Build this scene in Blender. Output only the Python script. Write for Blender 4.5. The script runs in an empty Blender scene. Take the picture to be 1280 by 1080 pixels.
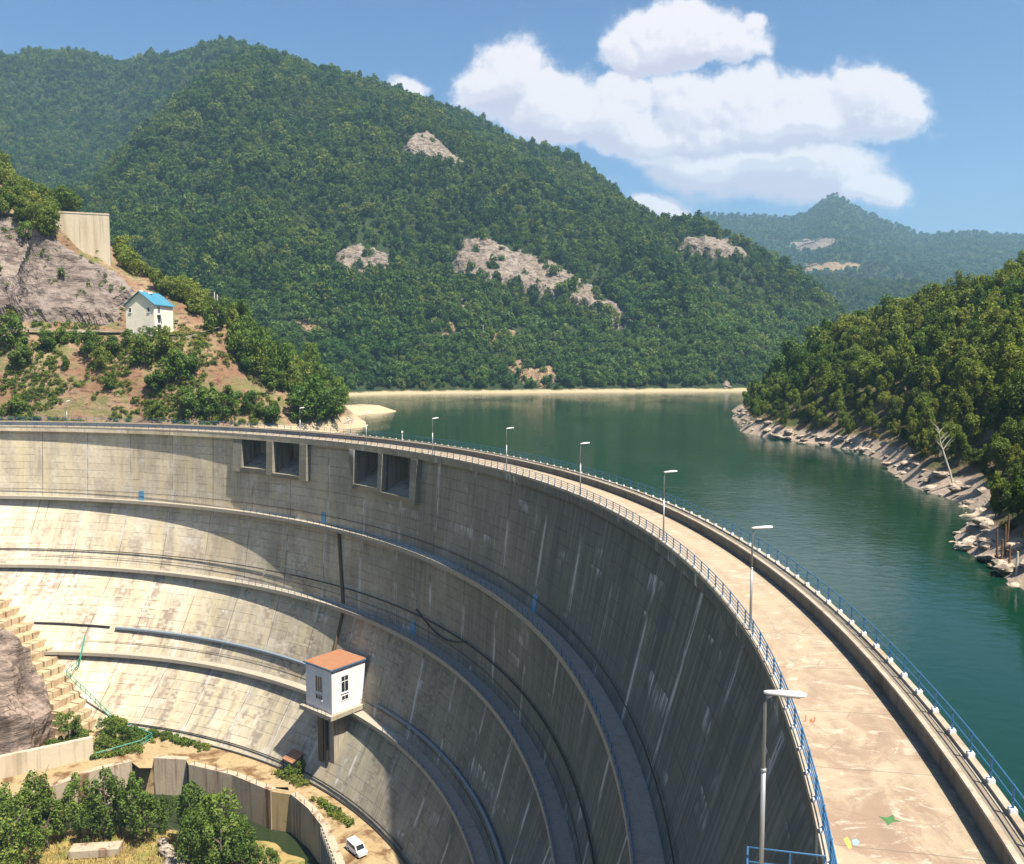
import bpy, bmesh, math, random
import numpy as np
from mathutils import Vector, Matrix, geometry
R = math.radians
random.seed(7); rng = np.random.default_rng(7)
scene = bpy.context.scene
col = scene.collection

# ------------------------------------------------------------------ camera
F, CZ = 1100.0, 16.5                       # focal length in photo pixels, eye height above the crest road
TH = math.atan(90 / F); CT, ST = math.cos(TH), math.sin(TH)
cam = bpy.data.cameras.new('camera'); camo = bpy.data.objects.new('camera', cam); col.objects.link(camo)
cam.sensor_width = 36; cam.lens = 36 * F / 1280; cam.clip_start = 0.5; cam.clip_end = 20000
camo.location = (0, 0, CZ); camo.rotation_euler = (math.pi / 2 - TH, 0, 0)
scene.camera = camo

def ray(px, py):
    x = (px - 640) / F; y = -(py - 540) / F
    return np.array([x, CT + y * ST, -ST + y * CT])
def at(px, py, Y):
    d = ray(px, py); return d * (Y / d[1]) + np.array([0, 0, CZ])
def atz(px, py, z):
    d = ray(px, py); return d * ((z - CZ) / d[2]) + np.array([0, 0, CZ])
def proj(X, Y, Z):
    z = Z - CZ; a = Y * CT - z * ST; b = Y * ST + z * CT
    a = np.maximum(a, 1e-3)
    return 640 + F * X / a, 540 - F * b / a

# ------------------------------------------------------------------ object helpers
def tag(o, label=None, cat=None, group=None, kind=None):
    if label: o['label'] = label
    if cat: o['category'] = cat
    if group: o['group'] = group
    if kind: o['kind'] = kind
    return o
def empty(name, loc=(0, 0, 0), rz=0):
    o = bpy.data.objects.new(name, None); o.empty_display_size = .5; col.objects.link(o)
    o.location = loc; o.rotation_euler = (0, 0, rz); return o
def smooth(me, on=True):
    me.polygons.foreach_set('use_smooth', [on] * len(me.polygons))
def mkobj(name, me, parent=None):
    o = bpy.data.objects.new(name, me); col.objects.link(o)
    if parent: o.parent = parent
    return o
def mesh(name, v, f, mat=None, sm=False):
    me = bpy.data.meshes.new(name)
    me.from_pydata([tuple(map(float, p)) for p in v], [], [tuple(map(int, q)) for q in f]); me.update()
    if mat: me.materials.append(mat)
    if sm: smooth(me)
    return me
class MB:
    def __init__(s): s.v = []; s.f = []
    def add(s, v, f):
        n = len(s.v); s.v += [tuple(map(float, p)) for p in v]; s.f += [tuple(n + i for i in q) for q in f]; return s
    def hexa(s, p):   # 8 points, bottom 4 ccw then top 4
        return s.add(p, [(3, 2, 1, 0), (4, 5, 6, 7), (0, 1, 5, 4), (1, 2, 6, 5), (2, 3, 7, 6), (3, 0, 4, 7)])
    def box(s, c, d, rz=0):
        ca, sa = math.cos(rz), math.sin(rz); P = []
        for z in (-1, 1):
            for x, y in ((-1, -1), (1, -1), (1, 1), (-1, 1)):
                a, b = x * d[0] / 2, y * d[1] / 2
                P.append((c[0] + a * ca - b * sa, c[1] + a * sa + b * ca, c[2] + z * d[2] / 2))
        return s.hexa(P)
    def tube(s, pts, r, n=6, cap=True):
        pts = [Vector(p) for p in pts]; rs = r if hasattr(r, '__len__') else [r] * len(pts); V = []; Fc = []
        for i, p in enumerate(pts):
            a = pts[max(0, i - 1)]; b = pts[min(len(pts) - 1, i + 1)]; d = (b - a).normalized()
            up = Vector((0, 0, 1)) if abs(d.z) < .95 else Vector((1, 0, 0))
            x = d.cross(up).normalized(); y = x.cross(d)
            for k in range(n):
                q = 2 * math.pi * (k + .5) / n; V.append(p + (x * math.cos(q) + y * math.sin(q)) * rs[i])
        for i in range(len(pts) - 1):
            for k in range(n):
                a = i * n + k; b = i * n + (k + 1) % n; Fc.append((a, b, b + n, a + n))
        if cap: Fc.append(tuple(range(n))[::-1]); Fc.append(tuple((len(pts) - 1) * n + k for k in range(n)))
        return s.add(V, Fc)
    def prism(s, poly, z0, z1):
        n = len(poly); V = [(p[0], p[1], z0) for p in poly] + [(p[0], p[1], z1) for p in poly]
        Fc = [tuple(range(n))[::-1], tuple(range(n, 2 * n))] + [(i, (i + 1) % n, n + (i + 1) % n, n + i) for i in range(n)]
        return s.add(V, Fc)
    def mesh(s, name, mat, sm=False): return mesh(name, s.v, s.f, mat, sm)
    def build(s, name, mat, parent=None, sm=False, bevel=0):
        o = mkobj(name, s.mesh(name, mat, sm), parent)
        if bevel:
            m = o.modifiers.new('bevel', 'BEVEL'); m.width = bevel; m.segments = 2
        return o

# ------------------------------------------------------------------ noise
_T = rng.random((64, 64, 64)).astype(np.float32)
def vnoise(x, y, z=0.0):
    x = np.asarray(x, float); y = np.asarray(y, float); z = np.asarray(z, float) + 0 * x
    xi, yi, zi = np.floor(x).astype(int), np.floor(y).astype(int), np.floor(z).astype(int)
    a, b, c = x - xi, y - yi, z - zi
    a, b, c = [t * t * (3 - 2 * t) for t in (a, b, c)]
    g = lambda i, j, k: _T[(xi + i) % 64, (yi + j) % 64, (zi + k) % 64]
    l = lambda p, q, t: p * (1 - t) + q * t
    return l(l(l(g(0, 0, 0), g(1, 0, 0), a), l(g(0, 1, 0), g(1, 1, 0), a), b), l(l(g(0, 0, 1), g(1, 0, 1), a), l(g(0, 1, 1), g(1, 1, 1), a), b), c)
def fbm(x, y, z=0.0, o=4):
    s = 0; A = 1; t = 0
    for i in range(o):
        s = s + A * (vnoise(x, y, z) - .5); t += A; A *= .5
        x = x * 2.03 + 7.1; y = y * 2.03 + 3.7; z = np.asarray(z) * 2.03 + 1.3
    return s / t * 2
def ridged(x, y, z=0.0, o=4):
    s = 0; A = 1
    for i in range(o):
        s = s + A * (1 - np.abs(2 * vnoise(x, y, z) - 1)); A *= .5
        x = x * 2.1 + 5.1; y = y * 2.1 + 1.7; z = np.asarray(z) * 2.1 + 9.3
    return s / 1.9

# ------------------------------------------------------------------ node helpers
class NT:
    def __init__(s, nt): s.nt = nt; s.L = nt.links
    def n(s, typ, ins=None, **pr):
        nd = s.nt.nodes.new(typ)
        for k, v in pr.items(): setattr(nd, k, v)
        for k, v in (ins or {}).items(): s.set(nd.inputs[k], v)
        return nd
    def set(s, sock, v):
        if hasattr(v, 'is_output'): s.L.new(v, sock)
        elif hasattr(v, 'outputs'): s.L.new(v.outputs[0], sock)
        else: sock.default_value = v
    def m(s, op, a, b=None, c=None, clamp=False):
        nd = s.n('ShaderNodeMath', operation=op, use_clamp=clamp); s.set(nd.inputs[0], a)
        if b is not None: s.set(nd.inputs[1], b)
        if c is not None: s.set(nd.inputs[2], c)
        return nd.outputs[0]
    def mix(s, f, a, b, mode='MIX'):
        nd = s.n('ShaderNodeMix', data_type='RGBA', blend_type=mode)
        s.set(nd.inputs[0], f); s.set(nd.inputs[6], c4(a)); s.set(nd.inputs[7], c4(b)); return nd.outputs[2]
    def ss(s, x, a, b):
        nd = s.n('ShaderNodeMapRange', interpolation_type='SMOOTHSTEP'); s.set(nd.inputs[0], x)
        nd.inputs[1].default_value = a; nd.inputs[2].default_value = b; return nd.outputs[0]
    def noise(s, vec, scale, detail=4, rough=.55, dist=0):
        nd = s.n('ShaderNodeTexNoise', {'Vector': vec, 'Scale': scale, 'Detail': detail, 'Roughness': rough, 'Distortion': dist}); return nd.outputs[0]
    def mapv(s, vec, sc=(1, 1, 1), loc=(0, 0, 0), rot=(0, 0, 0)):
        return s.n('ShaderNodeMapping', {'Vector': vec, 'Scale': sc, 'Location': loc, 'Rotation': rot}).outputs[0]
    def ramp(s, f, stops):
        nd = s.n('ShaderNodeValToRGB'); s.set(nd.inputs[0], f); el = nd.color_ramp.elements
        while len(el) < len(stops): el.new(.5)
        for e, (p, c) in zip(el, stops): e.position = p; e.color = c4(c)
        return nd.outputs[0]
    def bump(s, h, dist=.05, st=1.0, normal=None):
        nd = s.n('ShaderNodeBump', {'Height': h, 'Distance': dist, 'Strength': st})
        if normal: s.set(nd.inputs['Normal'], normal)
        return nd.outputs[0]
def c4(c):
    if hasattr(c, 'is_output') or hasattr(c, 'outputs'): return c
    return tuple(c) + (1,) if len(c) == 3 else tuple(c)
def material(name):
    m = bpy.data.materials.new(name); m.use_nodes = True; m.node_tree.nodes.clear(); t = NT(m.node_tree)
    t.out = t.n('ShaderNodeOutputMaterial'); return m, t
def finish(t, color, rough=.8, normal=None, spec=.3, metal=0):
    p = t.n('ShaderNodeBsdfPrincipled', {'Base Color': c4(color), 'Roughness': rough, 'Specular IOR Level': spec, 'Metallic': metal})
    if normal: t.set(p.inputs['Normal'], normal)
    t.set(t.out.inputs[0], p.outputs[0]); return p
def geopos(t): return t.n('ShaderNodeNewGeometry').outputs['Position']
def objpos(t): return t.n('ShaderNodeTexCoord').outputs['Object']

def m_plain(name, c, rough=.6, var=.15, scale=3, metal=0, spec=.3, rust=None):
    m, t = material(name); p = objpos(t); n = t.noise(p, scale, 5)
    a = tuple(x * (1 - var) for x in c); b = tuple(min(1, x * (1 + var)) for x in c)
    k = t.mix(n, a, b)
    if rust: k = t.mix(t.ss(t.noise(p, scale * 2.3, 6), .55, .7), k, rust)
    finish(t, k, rough, t.bump(n, .01), spec, metal); return m

def m_concrete(name, wet=False):
    """Weathered dam concrete: lift lines, contraction joints, lime streaks and dirt, laid out in metres along the wall (UV)."""
    m, t = material(name)
    uv = t.n('ShaderNodeUVMap', uv_map='UVMap').outputs[0]
    sep = t.n('ShaderNodeSeparateXYZ', {0: uv}); u, v = sep.outputs[0], sep.outputs[1]
    base = t.mix(t.ss(t.noise(t.mapv(uv, (1, .45, 1)), .16, 7, .65), .36, .64), (.50, .425, .315), (.73, .64, .49))
    fine = t.noise(uv, 1.1, 8, .7)
    base = t.mix(t.m('MULTIPLY', t.ss(fine, .38, .68), .38), base, (.27, .215, .155))
    # each pour has its own tone
    cell = t.n('ShaderNodeCombineXYZ', {0: t.m('FLOOR', t.m('DIVIDE', u, 6.0)), 1: t.m('FLOOR', t.m('DIVIDE', v, 1.75))})
    wn = t.n('ShaderNodeTexWhiteNoise', {'Vector': cell.outputs[0]}, noise_dimensions='3D').outputs[0]
    base = t.mix(1.0, base, t.ramp(wn, [(0, (.89, .88, .88)), (1, (1.06, 1.06, 1.05))]), 'MULTIPLY')
    # reddish grey form-board wear in patches of small blocks
    cell2 = t.n('ShaderNodeCombineXYZ', {0: t.m('FLOOR', t.m('DIVIDE', u, .9)), 1: t.m('FLOOR', t.m('DIVIDE', v, .45))})
    wn2 = t.n('ShaderNodeTexWhiteNoise', {'Vector': cell2.outputs[0]}, noise_dimensions='3D').outputs[0]
    pm = t.m('MULTIPLY', t.ss(t.noise(t.mapv(uv, (.17, .10, 1)), 1.0, 4, .65), .47, .58), t.ss(wn2, .15, .6))
    pm = t.m('MULTIPLY', pm, t.ss(v, -16, -36)) if not wet else 0.0
    base = t.mix(t.m('MULTIPLY', pm, .7), base, (.24, .175, .135)) if not wet else base
    # yellow run-off
    ys = t.ss(t.noise(t.mapv(uv, (.34, .02, 1)), 1.0, 6, .65), .47, .60)
    base = t.mix(t.m('MULTIPLY', ys, .5), base, (.70, .575, .35))
    # dark vertical streaks
    st = t.noise(t.mapv(uv, (1.6, .07, 1)), 1.0, 6, .65)
    big = t.ss(t.noise(t.mapv(uv, (.07, .05, 1), (3, 8, 0)), 1.0, 3), .42, .68)
    base = t.mix(t.m('MULTIPLY', t.m('MULTIPLY', t.ss(st, .47, .66), big), .42), base, (.14, .13, .112))
    # shade on the right bank end painted into the colour, with mossy streaks
    shade_moss = t.m('MULTIPLY', t.ss(t.m('ADD', u, t.m('MULTIPLY', t.m('SUBTRACT', t.noise(t.mapv(uv, (.05, .03, 1)), 1.0, 4), .5), 110)), 205, 40), .93)
    shade_moss = t.m('MULTIPLY', shade_moss, t.m('ADD', .84, t.m('MULTIPLY', t.ss(st, .3, .62), .16)))
    base = t.mix(shade_moss, base, t.mix(t.ss(u, 105, 15), (.135, .130, .105), (.072, .086, .088)))
    # lift lines and joints
    fv = t.m('FRACT', t.m('DIVIDE', t.m('ADD', v, t.m('MULTIPLY', t.m('SUBTRACT', t.noise(uv, .5, 2), .5), .12)), 1.75))
    ll = t.m('MULTIPLY', t.m('LESS_THAN', fv, .055), t.ss(t.noise(t.mapv(uv, (.3, .9, 1), (5, 1, 0)), 1.0, 3), .36, .6))
    fu = t.m('ABSOLUTE', t.m('SUBTRACT', t.m('FRACT', t.m('DIVIDE', u, 12.0)), .5))
    jl = t.m('LESS_THAN', fu, .0085)
    base = t.mix(t.m('MULTIPLY', t.m('MAXIMUM', t.m('MULTIPLY', ll, .8), t.m('MULTIPLY', jl, .8)), .75), base, (.085, .075, .06))
    # white lime below joints and lift lines
    wl = t.noise(t.mapv(uv, (1.35, .16, 1), (11, 4, 0)), 1.0, 7, .7)
    near = t.m('MULTIPLY', t.ss(fu, .05, .005), t.ss(t.noise(t.mapv(uv, (.03, .13, 1), (2, 9, 0)), 1.0, 2), .42, .55))
    patch = t.ss(t.noise(t.mapv(uv, (.13, .15, 1), (40, 4, 0)), 1.0, 3, .6), .57, .66)
    hang = t.m('MULTIPLY', t.ss(t.m('FRACT', t.m('DIVIDE', v, 3.5)), .1, 1.0), patch)
    wm = t.m('MAXIMUM', t.m('MULTIPLY', near, t.ss(wl, .42, .54)), t.m('MULTIPLY', hang, t.ss(wl, .44, .58)))
    base = t.mix(t.m('MULTIPLY', wm, .72), base, (.60, .585, .56))
    rs = t.m('MULTIPLY', t.ss(t.noise(t.mapv(uv, (.5, .03, 1), (77, 4, 0)), 1.0, 5), .68, .78), .75)
    base = t.mix(rs, base, (.24, .12, .055))
    h = t.m('ADD', t.m('MULTIPLY', fine, .5), t.m('MULTIPLY', t.m('MAXIMUM', ll, jl), -1.0))
    finish(t, base, .9, t.bump(h, .06, .8), .15); return m

def m_slab(name, c1, c2, stain=(.2, .11, .05), amt=.4, sc=1.0, axis=False):
    m, t = material(name); p = geopos(t)
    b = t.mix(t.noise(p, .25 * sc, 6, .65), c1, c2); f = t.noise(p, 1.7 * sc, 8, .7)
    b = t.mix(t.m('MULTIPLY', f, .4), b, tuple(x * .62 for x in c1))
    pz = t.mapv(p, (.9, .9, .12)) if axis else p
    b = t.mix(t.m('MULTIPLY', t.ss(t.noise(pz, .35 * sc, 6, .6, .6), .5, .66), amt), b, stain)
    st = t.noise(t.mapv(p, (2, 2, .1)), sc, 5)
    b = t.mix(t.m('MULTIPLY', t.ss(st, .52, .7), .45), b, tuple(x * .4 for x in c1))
    finish(t, b, .9, t.bump(f, .05), .15); return m

def m_deck():
    m, t = material('crest_road_concrete'); p = geopos(t)
    b = t.mix(t.noise(p, .18, 5, .6), (.32, .25, .165), (.41, .335, .235))
    pk = t.ss(t.noise(t.mapv(p, (1, .6, 1), (9, 2, 0)), .33, 7, .72, .7), .42, .58)
    fade = t.ss(t.n('ShaderNodeSeparateXYZ', {0: p}).outputs[1], 75, 20)
    b = t.mix(t.m('MULTIPLY', pk, t.m('ADD', .15, t.m('MULTIPLY', fade, .75))), b, (.24, .16, .115))
    wt = t.ss(t.noise(t.mapv(p, (1, 1.7, 1), (3, 30, 0), (0, 0, .5)), .5, 8, .74, 1.2), .53, .62)
    b = t.mix(t.m('MULTIPLY', wt, .75), b, (.48, .41, .32))
    dk = t.ss(t.noise(t.mapv(p, (.4, 2.4, 1), (0, 0, 0), (0, 0, -.35)), .6, 8, .75, .8), .6, .74)
    b = t.mix(t.m('MULTIPLY', dk, .5), b, (.24, .16, .11))
    vo = t.n('ShaderNodeTexVoronoi', {'Vector': t.mapv(p, (1, 1, 1)), 'Scale': .23}, feature='DISTANCE_TO_EDGE').outputs['Distance']
    ck = t.m('LESS_THAN', t.m('ADD', vo, t.m('MULTIPLY', t.m('SUBTRACT', t.noise(p, 2, 4), .5), .05)), .004)
    b = t.mix(t.m('MULTIPLY', ck, .5), b, (.2, .14, .1))
    sp = t.n('ShaderNodeSeparateXYZ', {0: p}); dx = t.m('ADD', sp.outputs[0], 143.59); dy = t.m('SUBTRACT', sp.outputs[1], 61.15)
    an = t.m('MULTIPLY', t.m('ARCTAN2', dy, dx), 160 / 6.0); wob = t.m('MULTIPLY', t.m('SUBTRACT', t.noise(p, 1.2, 3), .5), .02)
    jt = t.m('LESS_THAN', t.m('ABSOLUTE', t.m('SUBTRACT', t.m('FRACT', t.m('ADD', an, wob)), .5)), .006)
    rr = t.m('SQRT', t.m('ADD', t.m('MULTIPLY', dx, dx), t.m('MULTIPLY', dy, dy)))
    wear = t.m('MAXIMUM', t.ss(t.m('ABSOLUTE', t.m('SUBTRACT', rr, 159.9)), .55, .1), t.ss(t.m('ABSOLUTE', t.m('SUBTRACT', rr, 161.7)), .55, .1))
    b = t.mix(t.m('MULTIPLY', wear, t.m('MULTIPLY', t.ss(t.noise(p, .7, 5), .35, .65), .28)), b, (.17, .13, .105))
    b = t.mix(t.m('MULTIPLY', jt, .55), b, (.12, .095, .075))
    edge_ = t.ss(rr, 162.2, 163.0); b = t.mix(t.m('MULTIPLY', edge_, t.m('MULTIPLY', t.ss(t.noise(p, 1.5, 5), .3, .6), .6)), b, (.13, .11, .085))
    f = t.noise(p, 14, 7, .75); b = t.mix(t.m('MULTIPLY', t.ss(f, .4, .66), .38), b, (.21, .16, .12))
    finish(t, b, .9, t.bump(f, .02), .2); return m

def m_water(name, c1, c2, sc=1.0, st=.4):
    m, t = material(name); p = geopos(t)
    w1 = t.noise(t.mapv(p, (1, 1.6, 1), (0, 0, 0), (0, 0, .35)), .55 * sc, 5, .6, .3)
    w2 = t.noise(t.mapv(p, (1, 1.2, 1), (5, 0, 0), (0, 0, -.5)), .11 * sc, 3)
    calm = t.ss(t.noise(t.mapv(p, (1, .45, 1), (1, 1, 0), (0, 0, .2)), .014 * sc, 4, .6), .38, .66)
    h = t.m('ADD', t.m('MULTIPLY', w1, t.m('ADD', .5, calm)), t.m('MULTIPLY', w2, .9))
    c = t.mix(t.noise(p, .02 * sc, 4), c1, c2)
    pr = finish(t, c, .03, t.bump(h, st), .36); pr.inputs['IOR'].default_value = 1.33; return m

def m_leaf(name, dark, mid, light, yellow, trans=.3):
    m, t = material(name); oi = t.n('ShaderNodeObjectInfo'); p = geopos(t)
    rnd = t.m('FRACT', t.m('MULTIPLY', oi.outputs['Random'], 7.31))
    c = t.ramp(rnd, [(0, dark), (.45, mid), (.8, light), (1, yellow)])
    big = t.noise(p, .018, 3); c = t.mix(t.ss(big, .4, .7), c, t.mix(.5, c, yellow))
    leaf = t.noise(p, 1.1, 3); c = t.mix(1.0, c, t.ramp(leaf, [(.3, (.62, .66, .62)), (.7, (1.32, 1.28, 1.2))]), 'MULTIPLY')
    d = t.n('ShaderNodeBsdfPrincipled', {'Base Color': c, 'Roughness': .62, 'Specular IOR Level': .22})
    tr = t.n('ShaderNodeBsdfTranslucent', {'Color': t.mix(1.0, c, (1.25, 1.35, .6), 'MULTIPLY')})
    mx = t.n('ShaderNodeMixShader', {0: trans, 1: d.outputs[0], 2: tr.outputs[0]})
    t.set(t.out.inputs[0], mx.outputs[0]); return m

def m_rock(name, c1, c2, c3, sc=1.0, strata=(0, 0, 0)):
    m, t = material(name); p = geopos(t)
    q = t.mapv(p, (1, 1, 3.2), (0, 0, 0), strata)
    b = t.mix(t.ss(t.noise(p, .09 * sc, 6, .65), .3, .7), c1, c2)
    s = t.noise(q, .35 * sc, 8, .7, .5); b = t.mix(t.ss(s, .46, .62), b, c3); v_ = t.noise(t.mapv(p, (1, 1, .25)), .55 * sc, 6, .7); b = t.mix(t.m('MULTIPLY', t.ss(v_, .5, .64), .6), b, tuple(x * .55 for x in c3))
    cr = t.n('ShaderNodeTexVoronoi', {'Vector': t.n('ShaderNodeVectorMath', {0: q, 1: t.n('ShaderNodeTexNoise', {'Vector': p, 'Scale': .5 * sc}).outputs[1]}, operation='ADD').outputs[0], 'Scale': .35 * sc}, feature='DISTANCE_TO_EDGE').outputs['Distance']
    k = t.m('MULTIPLY', t.ss(cr, .035, .0), t.ss(t.noise(p, .2 * sc, 4), .48, .62)); b = t.mix(t.m('MULTIPLY', k, .7), b, tuple(x * .25 for x in c1))
    h = t.m('ADD', s, t.m('MULTIPLY', k, -.6))
    finish(t, b, .92, t.bump(h, .6 / sc, .9), .15); return m

def m_terrain(name, soil1, soil2, green, zlow=None, low=(.5, .42, .28), gamt=(.45, .6)):
    m, t = material(name); p = geopos(t)
    b = t.mix(t.ss(t.noise(p, .08, 7, .65), .35, .65), soil1, soil2)
    s = t.noise(t.mapv(p, (1, 1, 2.5), (0, 0, 0), (.5, .4, 0)), .5, 8, .7)
    b = t.mix(t.ss(s, .48, .66), b, tuple(x * .38 for x in soil1))
    b = t.mix(t.ss(t.noise(p, .16, 6, .7), *gamt), b, green)
    if zlow is not None:
        z = t.n('ShaderNodeSeparateXYZ', {0: p}).outputs[2]
        zz = t.m('ADD', z, t.m('MULTIPLY', t.m('SUBTRACT', t.noise(p, .12, 4), .5), 3.0))
        lw = t.mix(t.noise(p, .7, 6, .7), low, tuple(x * .6 for x in low))
        b = t.mix(t.ss(zz, zlow + .7, zlow - .7), b, lw)
    finish(t, b, .95, t.bump(s, .4), .1); return m

def m_ribbed(name, c, ang, freq, stain, samt=.5):
    m, t = material(name); p = objpos(t); q = t.mapv(p, (1, 1, 1), (0, 0, 0), (0, 0, ang))
    x = t.n('ShaderNodeSeparateXYZ', {0: q}).outputs[0]; w = t.m('ABSOLUTE', t.m('SUBTRACT', t.m('FRACT', t.m('MULTIPLY', x, freq)), .5))
    b = t.mix(t.noise(p, .8, 6), tuple(k * .75 for k in c), tuple(min(1, k * 1.2) for k in c)); b = t.mix(t.m('MULTIPLY', t.ss(w, .1, .0), .5), b, tuple(k * .45 for k in c))
    b = t.mix(t.m('MULTIPLY', t.ss(t.noise(p, 1.1, 7, .7), .48, .66), samt), b, stain)
    finish(t, b, .6, t.bump(w, .08), .3); return m
def m_render(name, c, stain=(.30, .26, .2)):
    m, t = material(name); p = objpos(t)
    b = t.mix(t.ss(t.noise(p, .6, 5), .35, .65), tuple(k * .9 for k in c), c); st = t.noise(t.mapv(p, (2.2, 2.2, .16)), 1.0, 6, .65)
    b = t.mix(t.m('MULTIPLY', t.ss(st, .54, .72), .4), b, stain); b = t.mix(t.m('MULTIPLY', t.ss(t.noise(p, 2.5, 6, .7), .56, .7), .25), b, stain)
    finish(t, b, .85, t.bump(t.noise(p, 12, 4), .01), .2); return m
MAT = {}
MAT['dam'] = m_concrete('weathered_concrete'); MAT['ledge'] = m_concrete('ledge_concrete', True)
MAT['deck'] = m_deck()
MAT['slab'] = m_slab('pale_concrete', (.34, .295, .23), (.43, .38, .305))
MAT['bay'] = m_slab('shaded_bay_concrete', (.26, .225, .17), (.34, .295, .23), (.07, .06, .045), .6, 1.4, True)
MAT['walk'] = m_slab('dirty_walkway_concrete', (.34, .30, .235), (.44, .39, .31), (.22, .18, .13), .35, 3.0)
MAT['parap'] = m_slab('shade_toned_parapet_concrete', (.13, .125, .11), (.23, .21, .175), (.05, .055, .045), .6, 1.2, True)  # shade of the parapet's inner face painted as a dark base tone, plus stains
MAT['apron'] = m_slab('stained_apron_concrete', (.29, .20, .10), (.43, .34, .20), (.11, .05, .02), .9, .6)
MAT['basin'] = m_slab('basin_wall_concrete', (.36, .29, .21), (.50, .42, .32), (.13, .055, .025), .9, 1.1, True)
MAT['wallc'] = m_slab('aged_wall_concrete', (.50, .42, .30), (.62, .54, .41), (.30, .2, .11), .5, .5, True)
MAT['step'] = m_slab('crumbling_step_concrete', (.40, .30, .19), (.54, .43, .28), (.22, .12, .06), .6, 1.2)
MAT['blue'] = m_plain('blue_railing_paint', (.035, .115, .23), .5, .35)
MAT['bluegrey'] = m_plain('blue_grey_pipe_paint', (.17, .205, .24), .5, .3)
MAT['door'] = m_plain('blue_door_paint', (.10, .27, .44), .5)
MAT['dark'] = m_plain('black_pipe', (.03, .028, .027), .6)
MAT['brown'] = m_plain('brown_duct', (.11, .075, .04), .7, .3)
MAT['galv'] = m_plain('galvanised_steel', (.42, .43, .43), .45, .12, 3, .6)
MAT['lampw'] = m_plain('pale_lamp_shell', (.74, .71, .70), .4, .05)
MAT['lens'] = m_plain('lamp_lens', (.35, .36, .33), .15, .05)
MAT['white'] = m_render('white_wall_paint', (.76, .73, .735))
MAT['cream'] = m_render('cream_render', (.84, .78, .62), (.45, .38, .27))
MAT['glass'] = m_plain('dark_window_glass', (.02, .024, .03), .08, .2, spec=.6)
MAT['sash'] = m_plain('white_sash', (.78, .77, .75), .5, .04)
MAT['roofblue'] = m_plain('blue_sheet_roof', (.05, .20, .30), .5, .2, 1)
MAT['rust'] = m_ribbed('rusty_orange_roof', (.33, .145, .075), .55, 1.6, (.24, .185, .13), .75)
MAT['trim'] = m_plain('blue_roof_trim', (.05, .11, .19), .5)
MAT['green'] = m_plain('green_railing_paint', (.05, .26, .19), .5)
MAT['wood'] = m_plain('grey_wood', (.34, .3, .25), .85, .25)
MAT['pile'] = m_plain('rusty_timber', (.16, .09, .05), .9, .3)
MAT['car'] = m_plain('white_car_paint', (.80, .79, .77), .25, .03, spec=.5)
MAT['tyre'] = m_plain('tyre_rubber', (.02, .02, .02), .8)
MAT['grate'] = m_plain('trench_grating', (.20, .165, .12), .8, .3, 8)
MAT['bark'] = m_plain('bark', (.13, .10, .075), .9, .3)
MAT['palebark'] = m_plain('bleached_bark', (.52, .48, .40), .9, .2)
MAT['pgreen'] = m_plain('green_road_paint', (.055, .15, .05), .8, .4, 6)
MAT['pyellow'] = m_plain('yellow_road_paint', (.46, .38, .09), .8, .35, 6)
MAT['pblue'] = m_plain('pale_blue_road_paint', (.24, .33, .37), .8, .4, 8)
MAT['pred'] = m_plain('red_road_paint', (.33, .09, .045), .8, .3)
MAT['water'] = m_water('lake_water', (.0032, .026, .0135), (.004, .028, .018), 1.0, .055)
MAT['pool'] = m_water('pool_water', (.018, .028, .012), (.025, .035, .014), 2.0, .05)
MAT['leafA'] = m_leaf('beech_leaves', (.015, .045, .010), (.036, .086, .014), (.072, .130, .018), (.145, .170, .026))
MAT['leafB'] = m_leaf('right_bank_leaves', (.036, .085, .013), (.085, .145, .018), (.140, .195, .026), (.190, .205, .034))
MAT['leafC'] = m_leaf('scrub_leaves', (.060, .115, .020), (.095, .160, .028), (.135, .20, .036), (.18, .21, .042))
MAT['leafD'] = m_leaf('willow_leaves', (.060, .115, .022), (.095, .16, .028), (.14, .21, .04), (.19, .23, .048))
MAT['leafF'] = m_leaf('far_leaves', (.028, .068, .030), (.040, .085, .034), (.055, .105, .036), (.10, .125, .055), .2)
MAT['dry'] = m_leaf('dry_leaves', (.10, .105, .02), (.15, .13, .025), (.19, .15, .03), (.24, .17, .04))
MAT['straw'] = m_leaf('dry_grass', (.30, .20, .07), (.36, .25, .09), (.42, .30, .12), (.33, .30, .09))
MAT['hills'] = m_terrain('forest_floor', (.06, .05, .028), (.09, .07, .04), (.022, .036, .012), -4.2, (.42, .335, .21), (.3, .5))
MAT['bankL'] = m_terrain('orange_earth', (.19, .11, .066), (.29, .21, .135), (.13, .125, .05), -2.5, (.50, .385, .25), (.47, .62))
MAT['bankR'] = m_terrain('wooded_bank_soil', (.16, .11, .07), (.22, .16, .10), (.05, .065, .02), -3.0, (.42, .33, .255), (.4, .6))
MAT['valley'] = m_terrain('valley_soil', (.22, .17, .09), (.30, .24, .13), (.10, .12, .035), None)
MAT['island'] = m_terrain('grassy_soil', (.30, .22, .09), (.36, .28, .11), (.14, .15, .04), None)
MAT['rockg'] = m_rock('grey_pink_rock', (.205, .165, .145), (.275, .22, .19), (.12, .092, .08), .45, (.2, .75, 0))
MAT['rockw'] = m_rock('pale_cliff_rock', (.265, .22, .185), (.19, .15, .12), (.085, .065, .05), .5, (.5, .3, 0))
MAT['rocko'] = m_rock('ochre_cut_rock', (.29, .205, .12), (.23, .155, .09), (.11, .075, .045), .7, (.3, .3, 0))
MAT['rocks'] = m_rock('shore_rock', (.46, .385, .30), (.38, .31, .24), (.20, .155, .12), 1.6, (.3, .5, 0))
MAT['rockd'] = m_rock('brown_bedrock', (.29, .22, .18), (.36, .285, .23), (.16, .12, .10), .5, (.3, .9, .2))

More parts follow.
